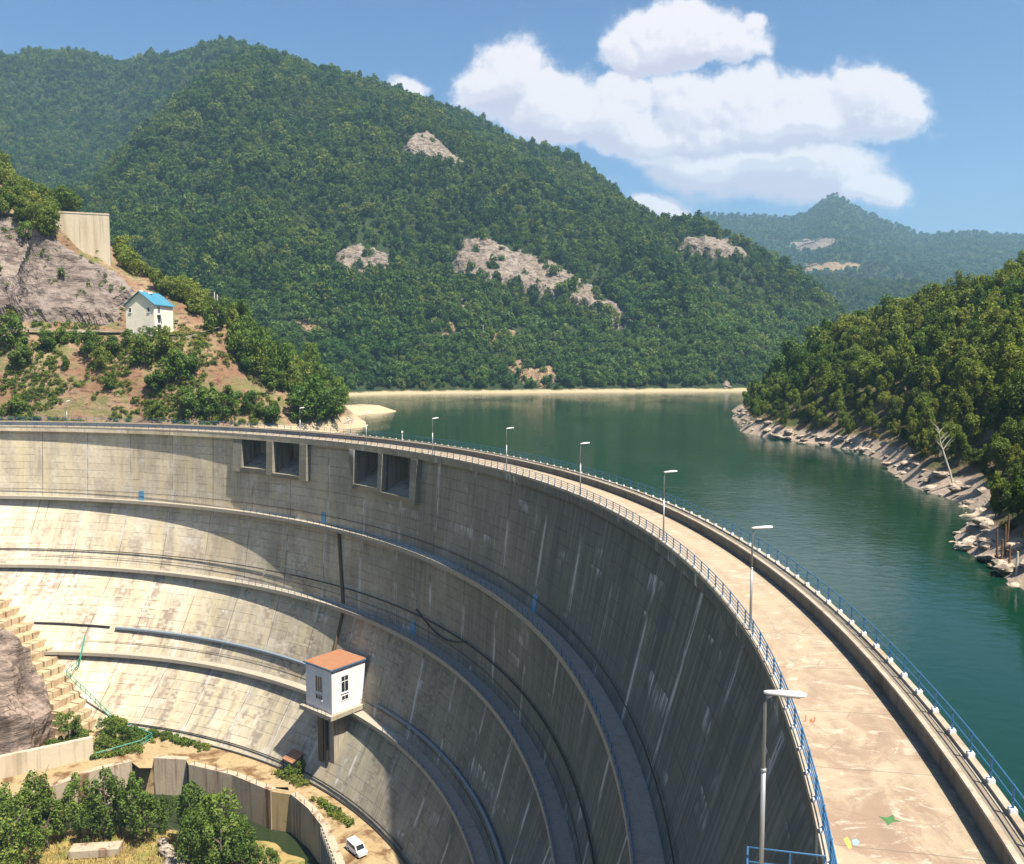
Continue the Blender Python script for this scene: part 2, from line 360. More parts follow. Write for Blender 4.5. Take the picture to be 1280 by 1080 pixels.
# ------------------------------------------------------------------ light, sky, air
AZ, EL = R(48), R(62)
SUN = Vector((math.sin(AZ) * math.cos(EL), -math.cos(AZ) * math.cos(EL), math.sin(EL)))
sl = bpy.data.lights.new('sun', 'SUN'); sl.energy = 5.0; sl.angle = R(.53); sl.color = (1.0, .93, .80)
so = bpy.data.objects.new('sun', sl); col.objects.link(so); so.rotation_euler = SUN.to_track_quat('Z', 'Y').to_euler()

def make_world():
    w = bpy.data.worlds.new('World'); scene.world = w; w.use_nodes = True; w.node_tree.nodes.clear(); t = NT(w.node_tree)
    out = t.n('ShaderNodeOutputWorld')
    sky = t.n('ShaderNodeTexSky', sky_type='NISHITA', sun_disc=False, sun_elevation=EL, sun_rotation=math.pi - AZ, altitude=500, air_density=1.0, dust_density=2.0, ozone_density=2.2)
    skc = t.n('ShaderNodeHueSaturation', {'Color': sky.outputs[0], 'Saturation': 1.26, 'Value': 1.0, 'Hue': .508}).outputs[0]
    bg = t.n('ShaderNodeBackground', {'Color': skc, 'Strength': .058})
    # cumulus, laid out by direction over the far mountains
    def group(nm, blobs):
        g = bpy.data.node_groups.new(nm, 'ShaderNodeTree')
        g.interface.new_socket('Vector', in_out='INPUT', socket_type='NodeSocketVector'); g.interface.new_socket('Field', in_out='OUTPUT', socket_type='NodeSocketFloat')
        q = NT(g); gi = q.n('NodeGroupInput'); go = q.n('NodeGroupOutput'); v0 = gi.outputs[0]
        n1 = q.n('ShaderNodeTexNoise', {'Vector': v0, 'Scale': 9.0, 'Detail': 9.0, 'Roughness': .62}).outputs[1]
        off = q.n('ShaderNodeVectorMath', {0: q.n('ShaderNodeVectorMath', {0: n1, 1: (.5, .5, .5)}, operation='SUBTRACT').outputs[0], 1: (.08, .065, 0)}, operation='MULTIPLY').outputs[0]
        v = q.n('ShaderNodeVectorMath', {0: v0, 1: off}, operation='ADD').outputs[0]; acc = None
        for (x, y, rx, ry, a) in blobs:
            d = ray(x, y); cu, cv = d[0] / d[1], d[2] / d[1]
            e = q.n('ShaderNodeVectorMath', {0: q.n('ShaderNodeVectorMath', {0: v, 1: (cu, cv, 0)}, operation='SUBTRACT').outputs[0], 1: (F / rx, F / ry, 0)}, operation='MULTIPLY').outputs[0]
            dd = q.n('ShaderNodeVectorMath', {0: e, 1: e}, operation='DOT_PRODUCT').outputs['Value']
            k = q.m('MULTIPLY', q.m('EXPONENT', q.m('MULTIPLY', dd, -1.0)), a); acc = k if acc is None else q.m('MAXIMUM', acc, k) if a > 1.0 else q.m('ADD', acc, q.m('MULTIPLY', k, .6))
        dn = q.n('ShaderNodeTexNoise', {'Vector': v0, 'Scale': 20.0, 'Detail': 9.0, 'Roughness': .64}).outputs[0]
        q.set(go.inputs[0], q.m('ADD', acc, q.m('MULTIPLY', q.m('SUBTRACT', dn, .5), 1.15))); return g
    L3 = group('low_clouds', [(900, 212, 80, 26, 1.05), (980, 222, 90, 24, 1.05), (1092, 243, 50, 19, 1.1), (1040, 240, 60, 15, .7), (850, 200, 42, 22, .8), (806, 254, 44, 14, 1.05), (845, 266, 44, 9, .8), (748, 226, 26, 12, .75), (684, 184, 24, 10, .65), (930, 248, 90, 12, .6), (850, 184, 70, 26, 1.05), (980, 196, 90, 26, 1.05), (1060, 216, 60, 22, .9), (880, 190, 60, 20, .8), (960, 196, 80, 18, .8), (1030, 205, 60, 18, .7), (514, 109, 27, 12, 1.05), (1160, 160, 20, 9, .45)])
    L2 = group('main_clouds', [(640, 92, 52, 42, 1.2), (690, 118, 56, 42, 1.1), (602, 118, 32, 26, .95), (660, 150, 60, 26, .8), (770, 130, 48, 40, 1.05), (800, 162, 62, 26, .9), (870, 132, 52, 42, 1.1), (930, 128, 60, 42, 1.15), (1000, 132, 60, 38, 1.1), (1085, 118, 56, 36, 1.2), (1112, 136, 38, 32, 1.05), (1040, 158, 60, 26, .8), (720, 150, 60, 24, .8), (800, 104, 40, 20, .75), (1000, 168, 90, 22, .9), (840, 180, 60, 18, .7), (940, 172, 80, 20, .85)])
    L1 = group('top_cloud', [(850, 42, 72, 36, 1.25), (790, 58, 42, 27, 1.05), (908, 46, 38, 28, 1.05), (860, 66, 74, 16, .7), (935, 20, 14, 10, .5)])
    dirv = t.n('ShaderNodeTexCoord').outputs['Generated']; s = t.n('ShaderNodeSeparateXYZ', {0: dirv})
    fy = t.m('MAXIMUM', s.outputs[1], .05)
    uv = t.n('ShaderNodeCombineXYZ', {0: t.m('DIVIDE', s.outputs[0], fy), 1: t.m('DIVIDE', s.outputs[2], fy)}).outputs[0]
    sh_ = lambda du, dv: t.n('ShaderNodeVectorMath', {0: uv, 1: (du, dv, 0)}, operation='ADD').outputs[0]
    cc = None; dens = None
    for g, soft in ((L3, .55), (L2, .34), (L1, .34)):
        def fld(vec):
            nd = t.n('ShaderNodeGroup', node_tree=g); t.set(nd.inputs[0], vec); return nd.outputs[0]
        f0 = fld(uv); f1 = fld(sh_(.004, .009)); f2 = fld(sh_(.004, .026))
        d_ = t.ss(f0, .24, .24 + soft); d_ = t.m('MAXIMUM', d_, t.m('MULTIPLY', t.ss(f0, .15, .6), .22))
        puff = t.ss(t.m('SUBTRACT', f0, f1), -.16, .14); und = t.ss(t.m('SUBTRACT', f2, f0), -.02, .42)
        c_ = t.mix(puff, (.83, .78, .86), (1.05, .965, .965)); c_ = t.mix(t.m('MULTIPLY', und, .9), c_, (.69, .63, .75)); c_ = t.mix(t.ss(f0, .65, .26), c_, (.90, .87, .94))
        if cc is None: cc, dens = c_, d_
        else: cc = t.mix(d_, cc, c_); dens = t.m('MAXIMUM', dens, d_)
    dens = t.m('MULTIPLY', dens, t.ss(s.outputs[1], .05, .2))
    cb = t.n('ShaderNodeBackground', {'Color': cc, 'Strength': .425})
    mx = t.n('ShaderNodeMixShader', {0: dens, 1: bg.outputs[0], 2: cb.outputs[0]})
    t.set(out.inputs[0], mx.outputs[0])
    w.cycles.sampling_method = 'MANUAL'; w.cycles.sample_map_resolution = 512
make_world()
scene.view_settings.view_transform = 'Standard'; scene.view_settings.look = 'None'
scene.view_settings.exposure = 1.25; scene.view_settings.gamma = 1.0
cy = scene.cycles; cy.max_bounces = 6; cy.diffuse_bounces = 1; cy.glossy_bounces = 3; cy.transmission_bounces = 3; cy.transparent_max_bounces = 6
cy.volume_bounces = 0; cy.use_denoising = True; cy.caustics_reflective = False; cy.caustics_refractive = False; cy.sample_clamp_indirect = 4

hz = MB().box((100, 2100, 415), (4600, 4900, 976)).build('haze', None)
m, t = material('valley_haze'); pv = t.n('ShaderNodeVolumePrincipled', {'Color': (.42, .74, 1.0, 1), 'Density': 1.35e-4, 'Anisotropy': .1}); t.set(t.out.inputs['Volume'], pv.outputs[0])
hz.data.materials.append(m); tag(hz, 'thin bluish haze that fills the whole valley', 'haze', kind='stuff')

# ------------------------------------------------------------------ the arch dam
C0 = np.array([-143.59, 61.15]); RO = 158.07; RI = 163.1
ZL = [0, -17.2, -32.4, -48.8, -62.0]
CIR = [(-143.59, 61.15, 158.07), (-139.95, 68.0, 148.40), (-124.26, 78.61, 128.36), (-106.44, 88.85, 103.48), (-103.74, 83.26, 97.83)]
def rad(k, t):
    cx, cy_, r = CIR[k]; dx, dy = math.cos(t), math.sin(t); ox, oy = cx - C0[0], cy_ - C0[1]
    b = dx * ox + dy * oy; return b + math.sqrt(max(0, b * b - (ox * ox + oy * oy - r * r)))
def rface(t, z):
    for k in range(4):
        if z >= ZL[k + 1] or k == 3:
            u = (ZL[k] - z) / (ZL[k] - ZL[k + 1]); return (rad(k, t) + (0.95 if k == 0 else 1.9)) * (1 - u) + (rad(k + 1, t) + 2.25) * u
def pol(t, r, z):
    r += -.62 * min(1.6, max(0.0, (-math.degrees(t) - 4) / 8.3)) * min(1.0, max(0.0, (162 - r) / 4))   # the crest straightens towards the right bank
    return (C0[0] + r * math.cos(t), C0[1] + r * math.sin(t), z)
def fpt(td, z, out=0.0): t = R(td); return pol(t, rface(t, z) - out, z)   # a point 'out' metres in front of the wall face
OPEN = [(55.2, 58.25), (51.2, 54.45), (41.45, 44.5), (37.35, 40.95)]
OZ = [(-1.15, -7.3), (-1.15, -7.9), (-1.15, -7.7), (-1.15, -8.2)]
T0, T1 = -24.0, 98.0
tvals = sorted(set([round(T0 + i * .6, 3) for i in range(int((T1 - T0) / .6) + 1)] + [x for o in OPEN for x in o]))

def uvmesh(name, v, f, uv, mat, parent, sm=False):
    me = mesh(name, v, f, mat, sm); l = me.uv_layers.new(name='UVMap'); idx = np.empty(len(me.loops), int)
    me.loops.foreach_get('vertex_index', idx); l.data.foreach_set('uv', np.asarray(uv, float)[idx].ravel()); return mkobj(name, me, parent)

dam = empty('arch_dam', pol(R(35), 150, -62.0))
tag(dam, 'tall curved grey concrete arch dam holding back the green lake', 'dam')
def DP(o): o.parent = dam; o.location = -Vector(dam.location); return o
def build_wall():
    V, Fc, U = [], [], []
    def grid(ts, prof, skip=None):
        """prof: list of (r(t) function, z) ; quads along t"""
        n0 = len(V); m_ = len(prof)
        for td in ts:
            t = R(td)
            for (rf, z) in prof:
                V.append(pol(t, rf(t), z)); U.append((t * 150, z))
        for i in range(len(ts) - 1):
            for j in range(m_ - 1):
                if skip and skip((ts[i] + ts[i + 1]) / 2, (prof[j][1] + prof[j + 1][1]) / 2): continue
                a = n0 + i * m_ + j; Fc.append((a, a + 1, a + m_ + 1, a + m_))
    def skip(tm, zm):
        return any(a < tm < b and z0 > zm > z1 for (a, b), (z0, z1) in zip(OPEN, OZ))
    # crest fascia and soffit
    grid(tvals, [(lambda t: RO, 0.0), (lambda t: RO, -1.1)]); grid(tvals, [(lambda t: RO, -1.1), (lambda t: rface(t, -1.1), -1.1001)])
    for k in range(4):
        zs = list(np.linspace(ZL[k], ZL[k + 1], 13))
        if k == 0: zs = sorted(set([-1.1, -1.15, -7.3, -7.7, -7.9, -8.2] + [z for z in zs if z < -1.5]), reverse=True)
        A, B = ZL[k], ZL[k + 1]
        grid(tvals, [((lambda t, z=z, k=k, A=A, B=B: (rad(k, t) + (0.95 if k == 0 else 1.9)) * (1 - (A - z) / (A - B)) + (rad(k + 1, t) + 2.25) * ((A - z) / (A - B))), z) for z in zs], skip if k == 0 else None)
    grid(tvals, [(lambda t: rad(4, t) + 2.25, -62.0), (lambda t: rad(4, t) + 2.25, -72.0)])
    # upstream face
    grid(tvals, [(lambda t: RI + .96, 0.7), (lambda t: RI + .96, -40.0)])
    o = uvmesh('dam_wall', V, Fc, U, MAT['dam'], None); DP(o)
    # spillway bays: side walls, back wall and sloping chute inside each opening
    for (a, b), (z0, z1) in zip(OPEN, OZ):
        ta, tb = R(a), R(b); D = 4.6; V2, F2, U2 = [], [], []
        def q(ps):
            n = len(V2); V2.extend(ps); U2.extend([(p[0] + p[1], p[2]) for p in ps]); F2.append((n, n + 1, n + 2, n + 3))
        fr = lambda t, z: pol(t, rface(t, z) + .002, z)
        bk = lambda t, z: pol(t, rface(t, z0) + D, z)
        zb = z1 + 2.6
        for t in (ta, tb): q([fr(t, z0), bk(t, z0), bk(t, zb), fr(t, z1)])
        q([bk(ta, z0), bk(tb, z0), bk(tb, zb), bk(ta, zb)]); q([fr(ta, z1), fr(tb, z1), bk(tb, zb), bk(ta, zb)]); q([fr(ta, z0), fr(tb, z0), bk(tb, z0), bk(ta, z0)])
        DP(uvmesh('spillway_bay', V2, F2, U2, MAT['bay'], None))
    # piers and sills of the two spillway pairs
    def block(name, a, b, z0, z1, o0, o1, sink=.4):
        P = []
        for z, o_ in ((z1, o1), (z0, o0)):
            for (t, s) in ((a, o_), (b, o_), (b, -sink), (a, -sink)): P.append(fpt(t, z, s))
        mb = MB().hexa(P); o = uvmesh(name, mb.v, mb.f, [(p[0] * .8 + p[1] * .6, p[2]) for p in mb.v], MAT['ledge'], None); return DP(o)
    for (a, b, z) in ((58.25, 59.25, -8.4), (54.45, 55.2, -8.5), (50.35, 51.2, -8.8), (44.5, 45.1, -8.6), (40.95, 41.45, -8.7), (36.55, 37.35, -9.1)):
        block('spillway_pier', a, b, -1.13, z, .75 if a > 58 else 1.15, .9 if a > 58 else 1.1)
    block('spillway_sill', 51.2, 54.45, -7.9, -8.8, 1.2, .9); block('spillway_sill', 55.2, 58.25, -7.3, -8.4, 1.2, .9)
    block('spillway_sill', 41.45, 44.5, -7.7, -8.6, 1.2, .9); block('spillway_sill', 37.35, 40.95, -8.2, -9.0, 1.2, .9)
    # walkway ledges
    for k in (1, 2, 3):
        V3, F3, U3 = [], [], []; z = ZL[k]; m_ = 7
        for td in tvals:
            t = R(td); r = rad(k, t)
            for (rr, zz) in ((r + 2.3, z - .55), (r + .05, z - .55), (r, z - .5), (r, z + .22), (r + .22, z + .22), (r + .22, z + .004), (r + 2.3, z + .004)):
                V3.append(pol(t, rr, zz)); U3.append((t * 150 + rr * .01, zz + rr * .3))
        for i in range(len(tvals) - 1):
            for j in range(m_ - 1):
                a = i * m_ + j; F3.append((a, a + 1, a + m_ + 1, a + m_))
        DP(uvmesh('walkway', V3, F3, U3, MAT['walk'], None))
build_wall()

def ring(name, prof, mat, t0=T0, t1=T1, step=.6):
    """sweeps a closed profile [(r,z)] along the crest arc"""
    ts = np.arange(t0, t1 + .01, step); m_ = len(prof); V = [pol(R(t), r, z) for t in ts for (r, z) in prof]; Fc = []
    for i in range(len(ts) - 1):
        for j in range(m_):
            a = i * m_ + j; b = i * m_ + (j + 1) % m_; Fc.append((a, b, b + m_, a + m_))
    Fc.append(tuple(range(m_))); Fc.append(tuple((len(ts) - 1) * m_ + j for j in range(m_))[::-1])
    return DP(mkobj(name, mesh(name, V, Fc, mat)))
ring('crest_road', [(RO + .35, -.3), (RO + .35, .004), (RI + .02, .004), (RI + .02, -.3)], MAT['deck'])
ring('edge_kerb', [(RO - .04, -.12), (RO - .04, .16), (RO + .36, .16), (RO + .36, -.12)], MAT['slab'])
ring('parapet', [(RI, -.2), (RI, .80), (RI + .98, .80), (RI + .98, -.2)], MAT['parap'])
ring('parapet_cap', [(RI - .03, .801), (RI - .03, .92), (RI + 1.0, .92), (RI + 1.0, .801)], MAT['slab'])
ring('trench_cover', [(RI + .2, .90), (RI + .2, .926), (RI + .52, .926), (RI + .52, .90)], MAT['grate'])
ring('parapet_kerb', [(RI + .68, .90), (RI + .68, 1.06), (RI + .96, 1.06), (RI + .96, .90)], MAT['slab'])

def arc_tube(mb, rfun, z, r, t0, t1, step=.7, n=5):
    mb.tube([pol(R(t), rfun(R(t)) if callable(rfun) else rfun, z(R(t)) if callable(z) else z) for t in np.arange(t0, t1 + .01, step)], r, n)
def railing(label, r, z0, h, rails, t0=T0, t1=T1, sp=2.2, nmax=100, base=True, group=None):
    root = empty('railing', pol(R(20), r, z0)); tag(root, label, 'railing', group)
    def RP(o): o.parent = root; o.location = -Vector(root.location)
    for hh in rails:
        mb = MB(); arc_tube(mb, r, z0 + hh, .028 if hh < h - .02 else .034, t0, t1); RP(mb.build('rail', MAT['blue'], None))
    dt = math.degrees(sp / r); ts = [t0 + dt * (i + .5) for i in range(int((t1 - t0) / dt))]
    far = MB()
    for i, t in enumerate(ts):
        vis = -16 <= t
        mb = MB() if (vis and i < nmax + 4) else far
        p = pol(R(t), r, 0); rz = R(t)
        mb.box((p[0], p[1], z0 + h / 2 + .02), (.07, .07, h + .04), rz)
        if mb is not far:
            po_ = mb.build('post', MAT['blue'], None); RP(po_)
            if base: MB().box((p[0], p[1], z0 + .07), (.24, .3, .14), rz).build('base_block', MAT['lampw'], po_)
    o = far.build('post', MAT['blue'], None); o['kind'] = 'stuff'; RP(o)
    return root
railing('blue four-bar railing along the air side edge of the crest road, above the drop', RO + .12, .16, .95, (.22, .46, .70, .95))
railing('thin blue railing on the lake side parapet of the crest road', RI + .83, 1.06, .95, (.5, .95))
for k, lab in ((1, 'uppermost walkway railing on the dam face, dark blue, below the spillways'), (2, 'middle walkway railing on the dam face, dark blue'), (3, 'lowest walkway railing on the dam face, at the height of the white hut')):
    root = empty('walkway_railing', pol(R(20), rad(k, R(20)), ZL[k])); tag(root, lab, 'railing', 'walkway railings on the dam face')
    def RP(o): o.parent = root; o.location = -Vector(root.location)
    tmax = 58 if k < 3 else 37
    for hh in (.55, 1.05):
        mb = MB(); arc_tube(mb, lambda t: rad(k, t) + .12, ZL[k] + hh, .03, -14, tmax); RP(mb.build('rail', MAT['blue']))
    for i, t in enumerate(np.arange(-13.6, tmax, .78)):
        p = pol(R(t), rad(k, R(t)) + .12, 0); RP(MB().box((p[0], p[1], ZL[k] + .6), (.07, .07, .95), R(t)).build('post', MAT['blue']))
# pipes and ducts running along the face
def face_pipe(zoff_a, zoff_b, k, t0, t1, r, mat, out=.3):
    mb = MB(); mb.tube([fpt(t, ZL[k] + zoff_a + (zoff_b - zoff_a) * (t - t0) / (t1 - t0), out) for t in np.arange(t0, t1 + .01, .8)], r, 6); DP(mb.build('pipe', mat))
face_pipe(1.9, 1.8, 1, -12, 85, .06, MAT['dark']); face_pipe(3.4, 3.3, 2, 55, 86, .11, MAT['dark']); face_pipe(5.2, 3.3, 2, -10, 55, .13, MAT['dark']); face_pipe(2.0, 2.0, 2, -10, 80, .05, MAT['dark'])
face_pipe(4.0, 4.6, 3, 47.5, 68.6, .40, MAT['bluegrey'], .5); face_pipe(4.7, 5.1, 3, 69, 76.5, .2, MAT['dark']); face_pipe(3.9, 2.4, 3, 2, 39.5, .26, MAT['bluegrey'], .4); face_pipe(1.9, 1.9, 3, 4, 71, .05, MAT['dark'])
face_pipe(.9, 1.5, 4, 30, 64, .12, MAT['dark'], .35); face_pipe(.15, .15, 4, 24, 60, .22, MAT['dark'], .5)
mb = MB(); mb.tube([fpt(46.4 - 1.0 * i / 8, -17.6 - 14.4 * i / 8, .15) for i in range(9)], .42, 6); DP(mb.build('duct', MAT['brown']))
mb = MB(); mb.tube([fpt(45.1, -32.8 - 8 * i / 6, .15) for i in range(7)], .36, 6); DP(mb.build('duct', MAT['brown']))
mb = MB(); mb.tube([fpt(36 - 7 * s, -27.6 - 2.2 * math.sin(math.pi * s) - .5 * s, .25) for s in np.linspace(0, 1, 12)], .12, 5); DP(mb.build('hose', MAT['dark']))
for td, k in ((69.9, 1), (48.6, 1), (36.5, 2), (20.5, 1)):
    a = R(td); z = ZL[k]; P = []
    for zz in (z + .02, z + 2.3):
        for (t, s) in ((td - .28, .08), (td + .28, .08), (td + .28, -.2), (td - .28, -.2)): P.append(fpt(t, zz, s))
    DP(MB().hexa(P).build('door', MAT['door']))
# paint marks on the road
def mark(pts, mat, z=.009):
    DP(mkobj('paint_mark', mesh('paint_mark', [(*atz(x, y, z)[:2], z) for x, y in pts], [tuple(range(len(pts)))], mat)))
mark([(1098, 1020), (1108, 1022), (1117, 1018), (1118, 1024), (1128, 1027), (1116, 1027), (1110, 1032), (1107, 1027)], MAT['pgreen'])
mark([(1054, 1049), (1059, 1046), (1063, 1052), (1065, 1060), (1061, 1061)], MAT['pyellow'])
mark([(1065, 1050), (1070, 1048), (1075, 1052), (1072, 1057), (1066, 1056)], MAT['pblue'])
mark([(1006.5, 894), (1008, 894), (1007.6, 902), (1004, 901.8), (1004.2, 900.8), (1006.5, 900.8)], MAT['pred'])
mark([(1012.8, 898.4), (1015, 898.4), (1015, 900), (1013.4, 900.4), (1018, 901.6), (1018.6, 902.8), (1011.4, 902.6), (1012.2, 901.2)], MAT['pred'])
mark([(1017.6, 896), (1019.4, 896.4), (1018.4, 902), (1016.8, 902)], MAT['pred'], .013)

# ------------------------------------------------------------------ street lamps
def make_lamp():
    root = empty('street_lamp')
    MB().tube([(0, 0, 0), (0, 0, .5)], .11, 8).build('base', MAT['galv'], root)
    MB().tube([(0, 0, .5), (0, 0, 3.9)], .075, 8).tube([(0, 0, 3.9), (0, 0, 4.0)], .085, 8).tube([(0, 0, 4.0), (0, 0, 6.05), (.05, 0, 6.25), (.2, 0, 6.36)], [.055, .05, .05, .05], 8).build('pole', MAT['galv'], root, True)
    n = 14; V = []; Fc = []; prof = [(0.0, .05, .05), (.12, .09, .07), (.4, .125, .09), (.8, .16, .105), (1.05, .155, .1), (1.2, .10, .07), (1.25, .03, .03)]
    for (x, w, h) in prof:
        for k in range(n):
            a = 2 * math.pi * k / n; zz = math.sin(a) * h; V.append((x - .05, math.cos(a) * w, 6.40 + x * .07 + max(zz, -.05)))
    for i in range(len(prof) - 1):
        for k in range(n): Fc.append((i * n + k, i * n + (k + 1) % n, (i + 1) * n + (k + 1) % n, (i + 1) * n + k))
    Fc.append(tuple(range(n))[::-1]); Fc.append(tuple((len(prof) - 1) * n + k for k in range(n)))
    h = mkobj('lamp_head', mesh('lamp_head', V, Fc, MAT['lampw'], True), root)
    mkobj('lens', MB().hexa([(.45, -.11, 6.36), (1.02, -.12, 6.40), (1.02, .12, 6.40), (.45, .11, 6.36), (.45, -.11, 6.40), (1.02, -.12, 6.44), (1.02, .12, 6.44), (.45, .11, 6.40)]).mesh('lens', MAT['lens']), h)
    return root
def copy_tree(o, parent=None):
    c = o.copy(); col.objects.link(c)
    if parent: c.parent = parent
    for ch in list(o.children): copy_tree(ch, c)
    return c
proto = make_lamp()
lamps = [(-13.05, 156.0, 'nearest street lamp, standing on the small balcony outside the railing'), (-3.2, 158.32, 'second street lamp from the camera, tall beside the crest road'),
         (6.4, 158.32, 'third street lamp from the camera along the crest road'), (16.4, 158.32, 'fourth street lamp from the camera, its head against open lake water'), (25.6, 158.32, 'fifth street lamp from the camera, just right of the spillway openings'),
         (34.9, 158.32, 'slender street lamp above the right spillway pair, against the lake'), (43.2, 158.32, 'slender street lamp between the two spillway pairs, near the rocky point'), (51.3, 158.32, 'small distant street lamp in front of the bushes on the left bank'), (77.5, 158.32, 'farthest street lamp, a faint pole before the orange slope')]
for i, (t, r, lab) in enumerate(lamps):
    o = proto if i == 0 else copy_tree(proto); o.location = pol(R(t), r, 0.01); o.rotation_euler = (0, 0, R(t) if i else R(-24))
    tag(o, lab, 'street lamp', 'street lamps along the dam crest')
# balcony under the nearest lamp
bal = empty('balcony', pol(R(-13.4), 156.4, 0)); tag(bal, 'small concrete balcony with blue rails beside the nearest lamp', 'balcony')
def BP(o): o.parent = bal; o.location = -Vector(bal.location)
BP(MB().hexa([pol(R(t), r, z) for z in (-.35, -.003) for (t, r) in ((-16, 155.5), (-12.7, 155.5), (-12.7, RO - .06), (-16, RO - .06))]).build('slab', MAT['slab']))
for hh in (.5, .98): BP(MB().tube([pol(R(-12.75), RO - .1, hh), pol(R(-12.75), 155.6, hh), pol(R(-16), 155.6, hh)], .032, 6).build('rail', MAT['blue']))
for (t, r) in ((-12.75, RO - .15), (-12.75, 156.9), (-12.75, 155.6), (-14.3, 155.6), (-16, 155.6)):
    p = pol(R(t), r, .5); BP(MB().box(p, (.06, .06, 1.0), R(t)).build('post', MAT['blue']))
wp = pol(R(41.6), RI + .5, .93); mp = empty('marker_post', wp); tag(mp, 'short white gauge post standing on the parapet near the spillways', 'post')
MB().tube([(0, 0, 0), (0, 0, 1.6)], .06, 6).build('pole', MAT['white'], mp); MB().box((0, 0, 1.7), (.3, .3, .35)).build('cap', MAT['white'], mp)

# ------------------------------------------------------------------ hut on the lowest walkway
def wall_frame(a, b):
    a = Vector(a); b = Vector(b); u = (b - a); L = u.length; u.normalize(); n = Vector((u.y, -u.x, 0)); return a, u, n, L
def window(parent, a, b, s, w, z0, z1, nx, bars, mat=None, sill=True, proud=.03):
    """window on the wall from a to b (outside on the right-hand side), centred at fraction s"""
    A, u, n, L = wall_frame(a, b); c = A + u * (L * s)
    def bx(mb, x0, x1, za, zb, d0, d1): mb.hexa([tuple(c + u * x + n * d + Vector((0, 0, z - c.z))) for z in (za, zb) for (x, d) in ((x0, d1), (x1, d1), (x1, d0), (x0, d0))])
    fr = MB(); e = .09
    bx(fr, -w / 2 - e, -w / 2, z0 - e, z1 + e, 0, proud + .06); bx(fr, w / 2, w / 2 + e, z0 - e, z1 + e, 0, proud + .06)
    bx(fr, -w / 2, w / 2, z0 - e, z0, 0, proud + .06); bx(fr, -w / 2, w / 2, z1, z1 + e, 0, proud + .06)
    for i in range(1, nx): x = -w / 2 + w * i / nx; bx(fr, x - .04, x + .04, z0, z1, 0, proud + .04)
    for z in bars: bx(fr, -w / 2, w / 2, z - .05, z + .05, 0, proud + .045)
    f = fr.build('window', MAT['sash'], parent)
    g = MB(); bx(g, -w / 2, w / 2, z0, z1, 0, proud); g.build('pane', MAT['glass'], f)
    if sill:
        s_ = MB(); bx(s_, -w / 2 - .15, w / 2 + .15, z0 - .2, z0 - e, 0, .2); s_.build('sill', MAT['sash'], f)
    return f
hz0, hz1 = -47.7, -39.4
cF = Vector((-32.7, 155.1, 0)); cL = Vector((-38.5, 160.1, 0)); cR = Vector((*atz(457, 881, -48.4)[:2], 0)); cB = cL + cR - cF
hut = empty('valve_hut', (0, 0, 0)); tag(hut, 'white two-windowed hut with a rusty orange flat roof, standing on the lowest walkway', 'hut')
MB().prism([cF, cR, cB, cL], hz0, hz1 - .25).build('wall', MAT['white'], hut)
ctr = (cF + cB) / 2; ov = lambda s: [(ctr + (p - ctr) * s) for p in (cF, cR, cB, cL)]
MB().prism(ov(1.09), hz1 - .249, hz1 - .02).build('roof_trim', MAT['trim'], hut); MB().prism(ov(1.05), hz1 - .019, hz1 + .05).build('roof', MAT['rust'], hut)
ov2 = [cF + (cF - ctr).normalized() * 1.3, cR + (cR - ctr).normalized() * 1.3, cB, cL + (cL - ctr).normalized() * 1.3]
MB().prism(ov2, hz0 - .8, hz0 + .003).build('platform', MAT['slab'], hut)
mb = MB(); e_ = (cF - ctr).normalized() * .12; mb.tube([tuple(p + e_ + Vector((0, 0, hz1 - .3))) for p in (cL, cF)], .1, 6); mb.tube([tuple(cF + e_ + Vector((0, 0, z))) for z in (hz1 - .3, hz0 + .1)], .07, 6); mb.build('gutter', MAT['galv'], hut)
A_, u_, n_, L_ = wall_frame(cL, cF); mb = MB()
for q in np.linspace(.04, .96, 7):
    v = A_ + u_ * L_ * q + n_ * 1.15; mb.box((v.x, v.y, hz0 + .5), (.05, .05, 1.0))
mb.tube([tuple(A_ + u_ * L_ * q + n_ * 1.15 + Vector((0, 0, hz0 + 1.0))) for q in (.0, 1.05)], .035, 5); mb.build('guard_rail', MAT['dark'], hut)
z0 = hz0
window(hut, cL, cF, .52, 1.9, z0 + 3.4, z0 + 6.3, 3, []); window(hut, cL, cF, .52, 1.9, z0 + 2.0, z0 + 2.8, 3, [])
window(hut, cF, cR, .38, 1.6, z0 + 3.4, z0 + 6.4, 2, [z0 + 5.4]); window(hut, cF, cR, .38, 1.5, z0 + 1.9, z0 + 2.7, 2, [], sill=False)
# shaft under the hut
sh = MB(); sh.prism([cF + (ctr - cF) * .34, cR + (ctr - cR) * .42, cB, cL + (ctr - cL) * .42], -62.2, hz0 - .8); sh.build('shaft', MAT['slab'], hut)
MB().tube([tuple(cF + (ctr - cF) * .34 + (cL - cF) * .25 + Vector((-.12, -.25, z))) for z in (-61.8, -48.5)], .32, 8).build('drain_pipe', MAT['dark'], hut)
MB().prism([p + Vector((0, 0, 0)) for p in [cF + (ctr - cF) * .3 + (cL - cF) * .42, cF + (ctr - cF) * .3 + (cL - cF) * .62, cF + (ctr - cF) * .6 + (cL - cF) * .62, cF + (ctr - cF) * .6 + (cL - cF) * .42]], -61.5, -48.51).build('stain_panel', MAT['brown'], hut)
